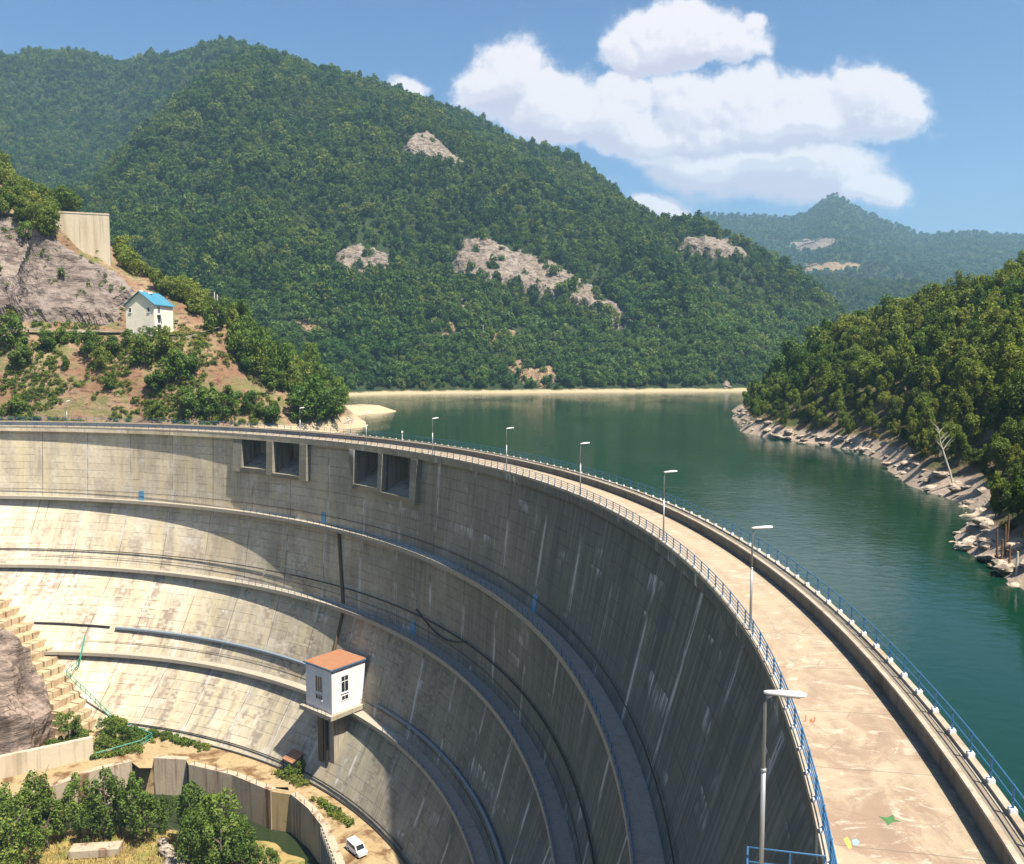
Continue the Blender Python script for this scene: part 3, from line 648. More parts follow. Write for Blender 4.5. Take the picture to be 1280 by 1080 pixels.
# lean-to at the foot of the shaft
bx_, by_, _ = atz(366, 958, -61.0); lean = empty('lean_to', (bx_, by_, -62.0)); lean.rotation_euler = (0, 0, R(-42)); tag(lean, 'small dark lean-to with a rusty sheet roof at the foot of the hut shaft', 'shed')
MB().hexa([(-1.7, -1.3, 2.5), (1.7, -1.3, 2.5), (1.7, 1.4, 3.5), (-1.7, 1.4, 3.5), (-1.7, -1.3, 2.6), (1.7, -1.3, 2.6), (1.7, 1.4, 3.6), (-1.7, 1.4, 3.6)]).build('roof', MAT['rust'], lean)
for x, y, h in ((-1.5, -1.1, 2.55), (1.5, -1.1, 2.55), (-1.5, 1.2, 3.4), (1.5, 1.2, 3.4)): MB().box((x, y, h / 2), (.14, .14, h)).build('post', MAT['dark'], lean)
MB().box((0, 1.25, 1.6), (3.0, .1, 3.2)).build('back_panel', MAT['brown'], lean)
for z in (.6, 1.2): MB().tube([(-1.5, -1.1, z), (1.5, -1.1, z)], .05, 5).build('rail', MAT['dark'], lean)

# ------------------------------------------------------------------ terrain
class RBF:
    def __init__(s, P, sm=0.0, sc=100.0):
        P = np.array(P, float); s.sc = sc; s.xy = P[:, :2] / sc; n = len(P)
        A = s.k(s.xy, s.xy) + np.eye(n) * sm; Q = np.c_[np.ones(n), s.xy]; M = np.block([[A, Q], [Q.T, np.zeros((3, 3))]])
        s.w = np.linalg.solve(M, np.r_[P[:, 2], 0, 0, 0])
    def k(s, a, b):
        r2 = ((a[:, None] - b[None]) ** 2).sum(2) + 1e-12; return .5 * r2 * np.log(r2)
    def __call__(s, X, Y):
        q = np.c_[np.ravel(X), np.ravel(Y)] / s.sc; o = np.empty(len(q))
        for i in range(0, len(q), 20000):
            c = q[i:i + 20000]; o[i:i + 20000] = s.k(c, s.xy) @ s.w[:-3] + np.c_[np.ones(len(c)), c] @ s.w[-3:]
        return o.reshape(np.shape(X))
class Terrain:
    def __init__(s, x0, x1, y0, y1, st, fun, name, mat, label, mask=None):
        s.x0, s.y0, s.st = x0, y0, st; xs = np.arange(x0, x1 + st / 2, st); ys = np.arange(y0, y1 + st / 2, st)
        X, Y = np.meshgrid(xs, ys); s.Z = fun(X, Y); s.X, s.Y = X, Y; s.nx, s.ny = len(xs), len(ys)
        nx, ny = s.nx, s.ny; i = np.arange(ny - 1)[:, None] * nx + np.arange(nx - 1)[None]; Fc = np.stack([i, i + 1, i + nx + 1, i + nx], -1).reshape(-1, 4)
        if mask is not None:
            k = mask(X, Y, s.Z); k4 = (k[:-1, :-1] & k[1:, :-1] & k[:-1, 1:] & k[1:, 1:]).ravel(); Fc = Fc[k4]
        V = np.c_[X.ravel(), Y.ravel(), s.Z.ravel()]; s.o = mkobj(name, mesh(name, V, Fc, mat, True)); tag(s.o, label, name.replace('_', ' '), kind='structure')
    def h(s, x, y):
        u = np.clip((np.asarray(x, float) - s.x0) / s.st, 0, s.nx - 1.001); v = np.clip((np.asarray(y, float) - s.y0) / s.st, 0, s.ny - 1.001)
        i, j = u.astype(int), v.astype(int); a, b = u - i, v - j; Z = s.Z
        return (Z[j, i] * (1 - a) + Z[j, i + 1] * a) * (1 - b) + (Z[j + 1, i] * (1 - a) + Z[j + 1, i + 1] * a) * b
    def hit(s, px, py, n=500):
        px = np.atleast_1d(np.asarray(px, float)); py = np.atleast_1d(np.asarray(py, float))
        x = (px - 640) / F; y = -(py - 540) / F; d = np.stack([x, CT + y * ST, -ST + y * CT], -1)
        Ys = np.linspace(s.y0 + 1, s.y0 + s.st * (s.ny - 1) - 1, n); res = np.full(len(px), np.nan)
        for Yv in Ys:
            k = np.isnan(res)
            if not k.any(): break
            P = d[k] * (Yv / d[k][:, 1:2]); hx = s.h(P[:, 0], np.full(k.sum(), Yv)); inside = (P[:, 0] > s.x0) & (P[:, 0] < s.x0 + s.st * (s.nx - 1))
            idx = np.where(k)[0][(hx >= P[:, 2] + CZ) & inside]; res[idx] = Yv
        return np.stack([d[:, 0] / d[:, 1] * res, res, s.h(np.nan_to_num(d[:, 0] / d[:, 1] * res), np.nan_to_num(res))], -1)
def A(px, py, Y, dz=0): p = at(px, py, Y); return (p[0], p[1], p[2] + dz)
def W(px, Y, z): return ((px - 640) / F * Y, Y, z)

# main wooded mountain behind the lake
cp = []
sh_ = [(-250, 500), (0, 520), (150, 530), (300, 545), (430, 562), (470, 575), (520, 590), (580, 600), (640, 606), (700, 613), (760, 621), (840, 633), (915, 642), (1000, 690), (1080, 760)]
for px, Y in sh_: cp += [W(px, Y, -6), W(px, Y - 50, -26), W(px, Y + 14, 2), W(px, Y + 45, 16)]
for px, py, Y in [(560, 414, 690), (640, 420, 690), (700, 415, 705), (800, 412, 730), (890, 408, 770), (960, 420, 800), (1030, 440, 840), (300, 395, 640), (100, 380, 610), (430, 410, 660),
                  (450, 340, 760), (560, 350, 765), (640, 330, 780), (740, 370, 760), (800, 350, 810), (330, 300, 740), (150, 310, 700), (0, 320, 690), (-150, 300, 680),
                  (350, 220, 890), (450, 230, 880), (530, 225, 880), (850, 322, 890), (900, 320, 890), (940, 340, 910), (990, 375, 930),
                  (345, 83, 1200), (300, 87, 1190), (390, 98, 1190), (450, 118, 1150), (350, 140, 1020), (300, 100, 1090), (252, 142, 1000), (216, 200, 920), (190, 258, 840), (168, 310, 750), (300, 170, 960), (270, 250, 850),
                  (185, 130, 1440), (150, 190, 1330), (118, 240, 1170), (90, 285, 980), (60, 190, 1300), (60, 130, 1430), (0, 190, 1230),
                  (-150, 104, 1580), (0, 81, 1560), (100, 71, 1560), (200, 72, 1540), (260, 70, 1480), (230, 70, 1510), (310, 74, 1420), (-120, 190, 1200),
                  (492, 135, 1080), (520, 152, 1010), (548, 166, 960), (600, 205, 920), (660, 240, 895), (720, 288, 880), (440, 170, 1000), (610, 182, 1150), (670, 222, 1120), (730, 262, 1080),
                  (540, 140, 1330), (600, 164, 1320), (650, 192, 1300), (700, 219, 1280), (760, 253, 1230), (800, 282, 1130), (840, 290, 1000), (880, 290, 960), (930, 325, 950), (970, 352, 980), (1020, 380, 1000), (1060, 410, 1000)]:
    cp.append(A(px, py, Y))
for px, py, Y in [(345, 83, 1200), (100, 71, 1540), (-150, 104, 1560), (540, 140, 1330), (700, 219, 1280), (840, 290, 1000), (930, 325, 950), (1020, 380, 1000)]:
    p = at(px, py, Y); cp += [(p[0] * 1.15, Y + 160, p[2] - 55), (p[0] * 1.3, Y + 420, p[2] - 190)]
rb = RBF(cp, .002)
def f_main(X, Y):
    Z = rb(X, Y); a = np.clip((Z + 4) / 60, 0, 1)
    px, py = proj(X, np.maximum(Y, 10), Z); sky = np.interp(px, [-250, 0, 100, 200, 345, 400, 480, 540, 600, 700, 760, 800, 850, 930, 1040], [100, 60, 50, 55, 62, 80, 120, 125, 150, 205, 240, 270, 278, 310, 355])
    e = .3 + .7 * np.clip((py - sky) / 60, 0, 1)
    Z = Z + a * e * (fbm(X / 95, Y / 95, 3, 4) * 22 + (ridged(X / 210 + Y / 900, Y / 520, 7, 3) - .5) * 80)
    Z = Z + np.clip((Z + 7) / 5, 0, 1) * fbm(X / 14, Y / 14, 1, 3) * 1.6
    return Z
main = Terrain(-1250, 620, 480, 1950, 9, f_main, 'hills', MAT['hills'], 'forested mountain slopes rising behind the lake', lambda X, Y, Z: Z > -30)

# left bank above the dam's far end
cl = []
for x, y in [(-54, 286), (-57, 270), (-64, 254), (-78, 244), (-100, 238), (-130, 234), (-165, 231), (-200, 226), (-50, 296), (-52, 312), (-60, 340), (-70, 400)]: cl.append((x, y, -6))
for x, y in [(-40, 280), (-42, 262), (-58, 244), (-92, 231), (-130, 226), (-165, 223), (-200, 216), (-30, 310), (-40, 350)]: cl.append((x, y, -15))
for px, py, Y in [(425, 523, 288), (400, 505, 276), (360, 498, 268), (330, 490, 262), (290, 478, 258), (250, 470, 252), (150, 470, 247), (50, 470, 244), (-60, 470, 242),
                  (255, 425, 261), (187, 421, 260), (100, 416, 260), (20, 412, 260), (-80, 408, 258), (285, 412, 268), (187, 416, 274), (100, 411, 273), (20, 405, 273), (240, 413, 272),
                  (20, 290, 300), (100, 325, 296), (150, 345, 293), (58, 268, 283), (66, 287, 284), (85, 303, 285.2), (110, 321, 287.5), (137, 332, 289.5), (60, 350, 286), (-70, 250, 310), (190, 362, 290), (120, 375, 281), (20, 360, 284), (215, 385, 283),
                  (0, 215, 350), (60, 256, 335), (-90, 150, 370), (110, 290, 320), (150, 318, 318), (200, 355, 312), (260, 392, 305), (300, 416, 306), (350, 446, 310), (400, 480, 310), (430, 508, 306),
                  (330, 440, 290), (380, 470, 285)]:
    cl.append(A(px, py, Y))
for px, py, Y in [(0, 215, 350), (60, 256, 335), (150, 318, 318), (260, 392, 305), (350, 446, 310)]:
    p = at(px, py, Y); cl += [(p[0] * 1.1, Y + 40, p[2] - 16), (p[0] * 1.2, Y + 110, p[2] - 60)]
rbl = RBF(cl, .0004)
def f_left(X, Y):
    Z = rbl(X, Y); a = np.clip((Z + 6) / 10, 0, 1) * np.clip(np.abs(Z - 24.5) / 3, .12, 1)
    g = ridged((X * .8 + Z * .55) / 9, (Y) / 26, Z / 40, 3) - .5
    return Z + a * (fbm(X / 22, Y / 22, Z / 25, 4) * 2.8 + g * 4.6 + fbm(X / 4, Y / 4, Z / 4, 3) * 1.1)
left = Terrain(-260, -30, 224, 440, 1.5, f_left, 'hillside', MAT['bankL'], 'steep orange earth hillside on the left bank', lambda X, Y, Z: (np.hypot(X - C0[0], Y - C0[1]) > RI + 1.6))

# wooded right bank
SR = [(120, 420), (98, 390), (90, 354), (84, 330), (79, 300), (73, 266), (77.9, 247.3), (82.3, 231), (85.4, 214.8), (81.6, 189.8), (73.7, 164.3), (71, 140.5), (66.6, 122.7), (55.5, 108.9), (52.7, 95.9), (50.2, 84.7), (52, 66), (55, 40), (58, 10), (60, -30)]
cr = []
for i, (x, y) in enumerate(SR):
    a = Vector(SR[max(0, i - 1)]); b = Vector(SR[min(len(SR) - 1, i + 1)]); d = (b - a).normalized(); n = Vector((-d.y, d.x))
    if n.x < 0: n = -n
    for off, z in ((0, -6), (-9, -11), (-24, -20), (3, -3.9), (6.5, -.6)): cr.append((x + n.x * off, y + n.y * off, z))
for px, py, Y in [(935, 488, 372), (965, 474, 385), (1000, 452, 395), (1040, 430, 390), (1060, 414, 380), (1100, 404, 360), (1150, 388, 330), (1200, 368, 310), (1250, 356, 290), (1300, 338, 275), (1400, 305, 260), (1550, 265, 245), (1750, 200, 230)]:
    p = at(px, py, Y); cr += [(p[0], p[1], p[2] - 9), (p[0] * 1.08, p[1] + 60, p[2] - 22), (p[0] * 1.2, p[1] + 140, p[2] - 45)]
cr += [(120, 60, 20), (120, 0, 24), (180, 100, 45), (190, 20, 60)]
rbr = RBF(cr, .0005)
def f_right(X, Y):
    Z = rbr(X, Y); a = np.clip((Z + 8) / 4, 0, 1); b = np.clip((Z + 2) / 12, 0, 1)
    return Z + a * (fbm(X / 9, Y / 9, 2, 4) * 1.3 + (ridged(X / 6 + Y / 14, Y / 9, 4, 4) - .55) * (.9 + 2.3 * np.clip(1 - np.abs(Z + 3.5) / 3.5, 0, 1))) + b * fbm(X / 35, Y / 35, 5, 3) * 4
right = Terrain(28, 330, -30, 560, 1.5, f_right, 'terrain', MAT['bankR'], 'wooded ground of the right bank with a bare rocky shore', lambda X, Y, Z: (Z > -22) & (np.hypot(X - C0[0], Y - C0[1]) > RI + 2))

# hazy peaks far behind
def ridge_terrain(name, sky, Y0, label, base_py, depth, step, rough, front):
    xs = [at(px, py, Y0)[0] for px, py in sky]; zs = [at(px, py, Y0)[2] for px, py in sky]; zb = at(640, base_py, Y0 - front)[2]
    def fz(X, Y):
        zr = np.interp(X * Y0 / np.maximum(Y, 1), xs, zs); tt = (Y - Y0)
        k = np.where(tt < 0, 1 - (-tt / front) ** .85, 1 - (tt / depth) * .8)
        base = zb + (zr - zb) * np.clip(k, -0.3, 1.0)
        amp = np.clip((1 - k) * 2.2, .04, 1)
        return base + amp * ((ridged(X / 330, Y / 330, 3, 4) - .55) * rough * 2.0 + fbm(X / 120, Y / 120, 2, 4) * rough) + fbm(X / 22, Y / 22, 5, 3) * 5
    return Terrain(min(xs), max(xs), Y0 - front, Y0 + depth, step, fz, name, MAT['hills'], label)
far = ridge_terrain('mountains', [(700, 300), (800, 285), (862, 277), (880, 268), (905, 268), (930, 270), (985, 272), (1003, 268), (1022, 256), (1045, 243), (1066, 257), (1080, 265), (1110, 278), (1140, 289), (1160, 296), (1180, 292), (1210, 290), (1250, 294), (1290, 298), (1400, 280), (1600, 300)], 3200, 'hazy blue mountain with a pointed summit behind the valley', 392, 700, 16, 26, 1500)
mid = ridge_terrain('hills', [(780, 330), (860, 318), (935, 329), (980, 341), (1040, 352), (1100, 354), (1150, 356), (1200, 362), (1300, 360), (1500, 350)], 1650, 'dark wooded ridge closing the valley behind the lake arm', 425, 500, 14, 14, 420)

# valley floor, lake, pool
gp = bpy.data.objects.new('ground', mesh('ground', [(-6000, -3000, -72.2), (6000, -3000, -72.2), (6000, 9000, -72.2), (-6000, 9000, -72.2)], [(0, 1, 2, 3)], MAT['valley'])); col.objects.link(gp); tag(gp, 'valley ground', 'ground', kind='structure')
arc = [pol(R(t), RI + 1.0, -6) for t in np.arange(T0, T1 + .1, 2)]
poly = [(300, -60, -6), (700, 500, -6), (900, 1500, -6), (-700, 1500, -6), (-700, 500, -6), (-260, 235, -6)]
lp = [Vector(p) for p in [arc[0]] + [(30, -60, -6)] + poly + arc[::-1][:-1]]
tri = geometry.tessellate_polygon([lp]); lk = mkobj('water', mesh('water', lp, tri, MAT['water'])); tag(lk, 'dark green reservoir water behind the dam', 'lake', kind='structure')
bm = bmesh.new(); bm.from_mesh(lk.data); bmesh.ops.recalc_face_normals(bm, faces=bm.faces)
if bm.faces[0].normal.z < 0: bmesh.ops.reverse_faces(bm, faces=bm.faces)
bm.to_mesh(lk.data); bm.free()
po = mkobj('pool_water', mesh('pool_water', [(-190, 60, -69.2), (30, 60, -69.2), (30, 190, -69.2), (-190, 190, -69.2)], [(0, 1, 2, 3)], MAT['pool'])); tag(po, 'murky green water in the stilling basin', 'pool', kind='structure')

# concrete apron at the foot of the dam
ZA = -62.0
edge_px = [(-140, 1050), (-60, 1026), (0, 1005), (60, 987), (120, 964), (165, 953), (174, 960), (190, 960), (192, 949), (233, 951), (236, 957), (290, 970), (338, 990), (341, 984), (360, 984), (363, 994), (385, 1012), (402, 1034), (420, 1080), (436, 1130), (450, 1200)]
edge = [atz(x, y, ZA)[:2] for x, y in edge_px]
back = [pol(R(t), rad(4, R(t)) + 3.2, 0)[:2] for t in np.arange(-14, 80, 2)]
ap = [Vector((p[0], p[1], 0)) for p in edge] + [Vector((p[0], p[1], 0)) for p in back] + [Vector((-128, 185, 0))]
tr_ = geometry.tessellate_polygon([ap])
apo = mkobj('pavement', mesh('pavement', [(p.x, p.y, ZA) for p in ap], tr_, MAT['apron'])); tag(apo, 'stained concrete apron between the dam foot and the basin wall', 'apron', kind='structure')
def basin_wall(i0, i1, label, top=.25, rib=False, thick=1.3):
    root = empty('basin_wall', (*edge[i0], ZA)); tag(root, label, 'wall', 'basin walls below the dam')
    pts = [Vector((*edge[i], 0)) for i in range(i0, i1 + 1)]; inn = []
    for i, p in enumerate(pts):
        a = pts[max(0, i - 1)]; b = pts[min(len(pts) - 1, i + 1)]; d = (b - a).normalized(); inn.append(p + Vector((-d.y, d.x, 0)) * thick)
    mb = MB()
    for i in range(len(pts) - 1):
        a, b, c, d = pts[i], pts[i + 1], inn[i + 1], inn[i]
        mb.hexa([(p.x, p.y, z) for z in (-71.5, ZA + top) for p in (a, b, c, d)])
    bmx = bmesh.new(); me = mb.mesh('wall', MAT['basin']); bmx.from_mesh(me); bmesh.ops.remove_doubles(bmx, verts=bmx.verts, dist=.001)
    bmx.to_mesh(me); bmx.free(); o = mkobj('wall', me, root); o.location = -Vector(root.location)
    for i in range(len(pts) - 1):
        L = (pts[i + 1] - pts[i]).length; n = int(L / (1.1 if rib else 2.4))
        for k in range(n):
            p = pts[i].lerp(pts[i + 1], (k + .5) / max(n, 1)); q = inn[i].lerp(inn[i + 1], (k + .5) / max(n, 1)); d = (p - q).normalized(); rz = math.atan2(d.y, d.x)
            if rib: w = MB().box((p.x + d.x * .15, p.y + d.y * .15, -66.6), (.3, .35, 9.6), rz).build('rib', MAT['wood'], root); w.location = -Vector(root.location)
            elif i0 >= 9: w = MB().box((p.x - d.x * .2, p.y - d.y * .2, ZA + top + .45), (.07, .07, .9), rz).build('post', MAT['dark'], root); w.location = -Vector(root.location)
    return root
basin_wall(0, 5, 'long basin wall curving in from the left edge behind the bushes'); basin_wall(8, 9, 'squat basin wall block between the two rusty outlets')
basin_wall(10, 12, 'long basin wall block running from the left outlet to the shadow gap'); basin_wall(15, 17, 'stained basin wall block right of the shadow gap below the hut'); basin_wall(17, 20, 'ribbed timber faced basin wall beside the white van', rib=True)
def outlet(i0, i1, label):
    root = empty('outlet', (*edge[i0], ZA)); tag(root, label, 'outlet', 'rusty outlets in the basin wall'); a, b = edge[i0], edge[i1]; mb = MB()
    d = Vector((b[0] - a[0], b[1] - a[1], 0)); n = Vector((-d.y, d.x, 0)).normalized() * 1.0
    mb.hexa([(p[0] + n.x * s, p[1] + n.y * s, z) for z in (-71.5, ZA - .004) for p, s in ((a, .2), (b, .2), (b, 1.5), (a, 1.5))]); o = mb.build('chute', MAT['apron'], root); o.location = -Vector(root.location)
outlet(5, 8, 'rust stained outlet left of the squat basin wall block'); outlet(9, 10, 'narrow rust streaked outlet right of the squat basin wall block'); outlet(12, 15, 'wide dark outlet in the basin wall below the hut')

# upper retaining wall at the left
rw = [(at(-120, 972, 0)[0], 0)]
w0 = [(-90, 985), (0, 974), (60, 961), (117, 948)]; wp_ = [Vector(atz(x, y, ZA)) for x, y in w0]
root = empty('retaining_wall', wp_[-1]); tag(root, 'pale curved retaining wall in front of the brown rock at the lower left', 'wall')
mb = MB()
for i in range(3):
    a, b = wp_[i], wp_[i + 1]; n = Vector((-(b - a).y, (b - a).x, 0)).normalized() * .9
    za = 4.3
    mb.hexa([(p.x, p.y, z) for z in (ZA - 1, ZA + za) for p in (a, b, b + n, a + n)])
o = mb.build('wall', MAT['wallc'], root); o.location = -Vector(root.location)
MB().box((0, 0, 0), (.01, .01, .01))

# stepped concrete along the dam foot
foot = [(81, -37.2), (79, -39.5), (74.6, -46.4), (70.5, -52.6), (68, -56.8), (65.6, -60.9)]
sroot = empty('stepped_footing', fpt(70, -55)); tag(sroot, 'crumbling stepped concrete footing climbing the left side of the dam foot', 'steps')
mb = MB(); NS = 17; fz = [z for _, z in foot]; ft = [t for t, _ in foot]; row = Vector(atz(19, 821, -47.5)) - Vector(atz(74, 800, -47.5)); row.z = 0; print('step row', row)
up = Vector((row.y, -row.x, 0)).normalized(); up = up if up.y > 0 else -up
for i in range(NS):
    z = -61.6 + (i + 1) * (61.6 - 36.2) / NS; td = float(np.interp(z, fz, ft)) if fz[0] < fz[-1] else float(np.interp(z, fz[::-1], ft[::-1]))
    a = Vector(fpt(td, z, .3)); a.z = 0; w = row * min(1.25, .52 + .055 * i); nb = int(w.length / 1.9)
    for k in range(nb):
        p = a + w * (k / nb); q = a + w * ((k + .9) / nb); j = up * random.uniform(-.3, .2); dz = random.uniform(-.12, .08)
        mb.hexa([(v.x, v.y, zz) for zz in (z - 2.0, z + dz) for v in (q + j, p + j, p + up * 7 + j, q + up * 7 + j)])
    p = a + up * .8; q = a + w + up * .8; mb.hexa([(v.x, v.y, zz) for zz in (z - 2.0, z - .35) for v in (q, p, p + up * 6.5, q + up * 6.5)])
o = mb.build('step_blocks', MAT['step'], sroot, bevel=.08); o.location = -Vector(sroot.location)

# green stair rail along the steps
gr = empty('stair_rail', atz(105, 880, -56)); tag(gr, 'green handrail zigzagging down beside the stepped footing', 'handrail')
pth = [tuple(atz(106, 800, -46.2)), tuple(atz(100, 828, -50.5)), tuple(atz(96, 834, -51.5)), tuple(atz(83, 844, -52.3)), tuple(atz(113, 873, -56.5)), tuple(atz(146, 905, -61.2)), tuple(atz(190, 923, -61.6)), tuple(atz(176, 932, -61.6)), tuple(atz(120, 948, -61.8))]
for dz in (.2, 1.1):
    o = MB().tube([(p[0], p[1], p[2] + dz) for p in pth], .10, 5).build('rail', MAT['green'], gr); o.location = -Vector(gr.location)
for a, b in zip(pth[:-1], pth[1:]):
    n = max(2, int((Vector(b) - Vector(a)).length / 1.6))
    for k in range(n):
        p = Vector(a).lerp(Vector(b), k / n); o = MB().box((p.x, p.y, p.z + .5), (.1, .1, 1.3)).build('post', MAT['green'], gr); o.location = -Vector(gr.location)

WEEDS = True
# ------------------------------------------------------------------ rocks
def blob_rock(name, c, rx, ry, rz, mat, label, seed, amp=.28, sub=5, rot=0, group=None, cat='rock'):
    bm = bmesh.new(); bmesh.ops.create_icosphere(bm, subdivisions=sub, radius=1); P = np.array([v.co for v in bm.verts])
    n = (ridged(P[:, 0] * 2 + seed, P[:, 1] * 2, P[:, 2] * 2, 5) - .5) * amp * 1.6 + fbm(P[:, 0] * 1.2 + seed, P[:, 1] * 1.2, P[:, 2] * 1.2 + 4, 4) * amp
    P = P * (1 + n)[:, None] * np.array([rx, ry, rz])
    for v, p in zip(bm.verts, P): v.co = p
    me = bpy.data.meshes.new(name); bm.to_mesh(me); bm.free(); me.materials.append(mat); o = mkobj(name, me); o.location = c; o.rotation_euler = (0, 0, rot)
    return tag(o, label, cat, group)
blob_rock('bedrock', (-113, 172, -62), 18.5, 10, 27.5, MAT['rockd'], 'big brown bedrock outcrop at the lower left beside the stepped footing', 3, .22, 6)

def cliff(terr, poly, mat, label, seed, amp, res, name='rock_outcrop', group=None, base=.5, cat='rock'):
    """a jagged rock face that stands out of the slope inside an outline given in photo pixels"""
    P = np.array(poly, float); x0, y0 = P.min(0) - 4; x1, y1 = P.max(0) + 4
    xs = np.arange(x0, x1, res); ys = np.arange(y0, y1, res); X, Y = np.meshgrid(xs, ys)
    def inside(px, py):
        c = np.zeros(px.shape, bool); j = len(P) - 1
        for i in range(len(P)):
            xi, yi = P[i]; xj, yj = P[j]; m_ = ((yi > py) != (yj > py)) & (px < (xj - xi) * (py - yi) / (yj - yi + 1e-9) + xi); c ^= m_; j = i
        return c
    dist = np.full(X.shape, 1e9)
    for i in range(len(P)):
        a, b = P[i - 1], P[i]; ab = b - a; tt = np.clip(((X - a[0]) * ab[0] + (Y - a[1]) * ab[1]) / (ab @ ab + 1e-9), 0, 1)
        dist = np.minimum(dist, np.hypot(X - a[0] - tt * ab[0], Y - a[1] - tt * ab[1]))
    sd = np.where(inside(X, Y), dist, -dist) + fbm(X / 9 + seed, Y / 9, 1, 3) * 5
    H = terr.hit(X.ravel(), Y.ravel(), 700).reshape(X.shape + (3,)); ok = ~np.isnan(H[..., 1])
    H = np.nan_to_num(H); sc = H[..., 1] / F; wdt = sd * sc
    k = np.clip(wdt / (amp * 1.2), 0, 1)
    n = ridged(H[..., 0] / (amp * 2.4) + seed, H[..., 2] / (amp * 3.2), H[..., 1] / (amp * 3), 5) * .75 + fbm(H[..., 0] / amp, H[..., 2] / amp, seed, 3) * .25
    off = -1.2 + k * (base * .8 + n * 1.3) * amp
    V = H.copy(); V[..., 1] -= off * .8; V[..., 2] += off * .6
    keep = ok & (sd > -3); idx = np.arange(X.size).reshape(X.shape); Fc = []
    kk = keep[:-1, :-1] & keep[1:, :-1] & keep[:-1, 1:] & keep[1:, 1:]
    jump = np.abs(np.diff(H[..., 1], axis=0))[:, :-1] < 25
    for j, i in zip(*np.where(kk & jump)): Fc.append((idx[j, i], idx[j + 1, i], idx[j + 1, i + 1], idx[j, i + 1]))
    if not Fc: return None
    used = sorted(set(a for q in Fc for a in q)); mp = {a: i for i, a in enumerate(used)}; VV = V.reshape(-1, 3)[used]
    o = mkobj(name, mesh(name, VV, [tuple(mp[a] for a in q) for q in Fc], mat, False)); tag(o, label, cat, group); CL.append((terr, P)); return o
CL = []
G = 'rock outcrops on the wooded mountain'
for poly, mat, lab, amp, res in [
    ([(498, 190), (518, 170), (534, 162), (558, 182), (582, 204), (560, 210), (528, 202)], 'rockw', 'small pale cliff high on the wooded spur', 5, 1.3),
    ([(417, 318), (428, 307), (470, 308), (494, 320), (482, 340), (452, 344), (436, 354), (424, 342)], 'rockw', 'pale cliff in the forest above the left shore', 5, 1.3),
    ([(562, 330), (574, 300), (600, 292), (622, 304), (650, 312), (690, 326), (730, 350), (772, 378), (798, 408), (776, 418), (738, 396), (700, 378), (650, 370), (622, 362), (598, 364), (572, 356)], 'rockw', 'long diagonal rocky scar across the middle of the mountain', 6, 1.5),
    ([(573, 372), (584, 366), (590, 378), (580, 392), (573, 386)], 'rockw', 'tiny pale cliff under the left end of the diagonal scar', 3, 1.2),
    ([(836, 318), (858, 296), (884, 293), (905, 296), (926, 308), (942, 324), (920, 328), (890, 326), (860, 320)], 'rockw', 'bright rugged crag on the shoulder at the right end of the mountain', 6, 1.3),
    ([(358, 406), (368, 396), (398, 397), (415, 408), (410, 416), (384, 420), (364, 414)], 'rocko', 'broken orange outcrop in the woods right of the blue roofed house', 3.5, 1.3),
    ([(548, 422), (556, 404), (566, 402), (572, 412), (560, 422)], 'rocko', 'little ochre landslip scar beside the lakeside road', 2.5, 1.1),
    ([(590, 420), (612, 414), (640, 413), (664, 418), (660, 428), (630, 430), (604, 432)], 'rocko', 'ochre road cutting above the lake shore', 3, 1.2),
    ([(632, 458), (650, 449), (668, 460), (688, 454), (700, 464), (690, 486), (672, 488), (664, 470), (655, 486), (644, 474)], 'rocko', 'tan rock slope with gullies just above the beach', 3.5, 1.3),
    ([(898, 482), (906, 476), (916, 478), (916, 488), (898, 488)], 'rockw', 'pale boulder face at the far right end of the beach', 2.5, 1.0)]:
    cliff(main, poly, MAT[mat], lab, len(lab), amp, res, group=G)
cliff(far, [(985, 306), (1004, 299), (1042, 298), (1045, 312), (1012, 316)], MAT['rockw'], 'bare pinkish clearing on the far blue mountain', 3, 4, 1.2, group='bare patches on the far mountain')
cliff(far, [(1000, 331), (1060, 327), (1085, 332), (1060, 338), (1010, 340)], MAT['rocko'], 'long pale meadow strip low on the far mountain', 7, 3, 1.2, group='bare patches on the far mountain')
cliff(left, [(-60, 262), (20, 270), (56, 276), (70, 298), (90, 312), (130, 330), (158, 346), (178, 372), (150, 398), (150, 412), (60, 408), (-60, 404)], MAT['rockg'], 'broad grey pink rock face under the concrete wall on the left bank', 12, 3.0, 1.6, name='rocky_bluff', base=.9)
cliff(left, [(425, 528), (436, 514), (446, 522), (444, 532), (424, 536)], MAT['rocks'], 'yellowish rocky point of the left bank at the water', 5, 1.4, .9)
for i, (poly, lab) in enumerate([([(936, 546), (960, 534), (1000, 536), (1030, 548), (1020, 556), (985, 554), (950, 550)], 'pale slabby rocks at the tip of the wooded point'),
        ([(1034, 552), (1075, 552), (1120, 566), (1134, 574), (1105, 574), (1060, 566)], 'low rock shelf behind the point on the right shore'),
        ([(1130, 598), (1160, 590), (1200, 604), (1236, 622), (1226, 636), (1196, 628), (1150, 612)], 'long flat rock ledge below the bare pale tree'),
        ([(1192, 676), (1216, 664), (1262, 676), (1290, 700), (1290, 738), (1262, 724), (1234, 704)], 'nearest rocky shelf at the right edge, with old piles')]):
    cliff(right, poly, MAT['rocks'], lab, i + 2, 1.0, 1.2, group='rock shelves along the right shore')
def boulder(c, r, seed, mat='rocks'): return blob_rock('boulder', c, r, r * .8, r * .6, MAT[mat], '', seed, .35, 3, seed)
bp = boulder((0, 0, 0), 1, 5)
nb = 0
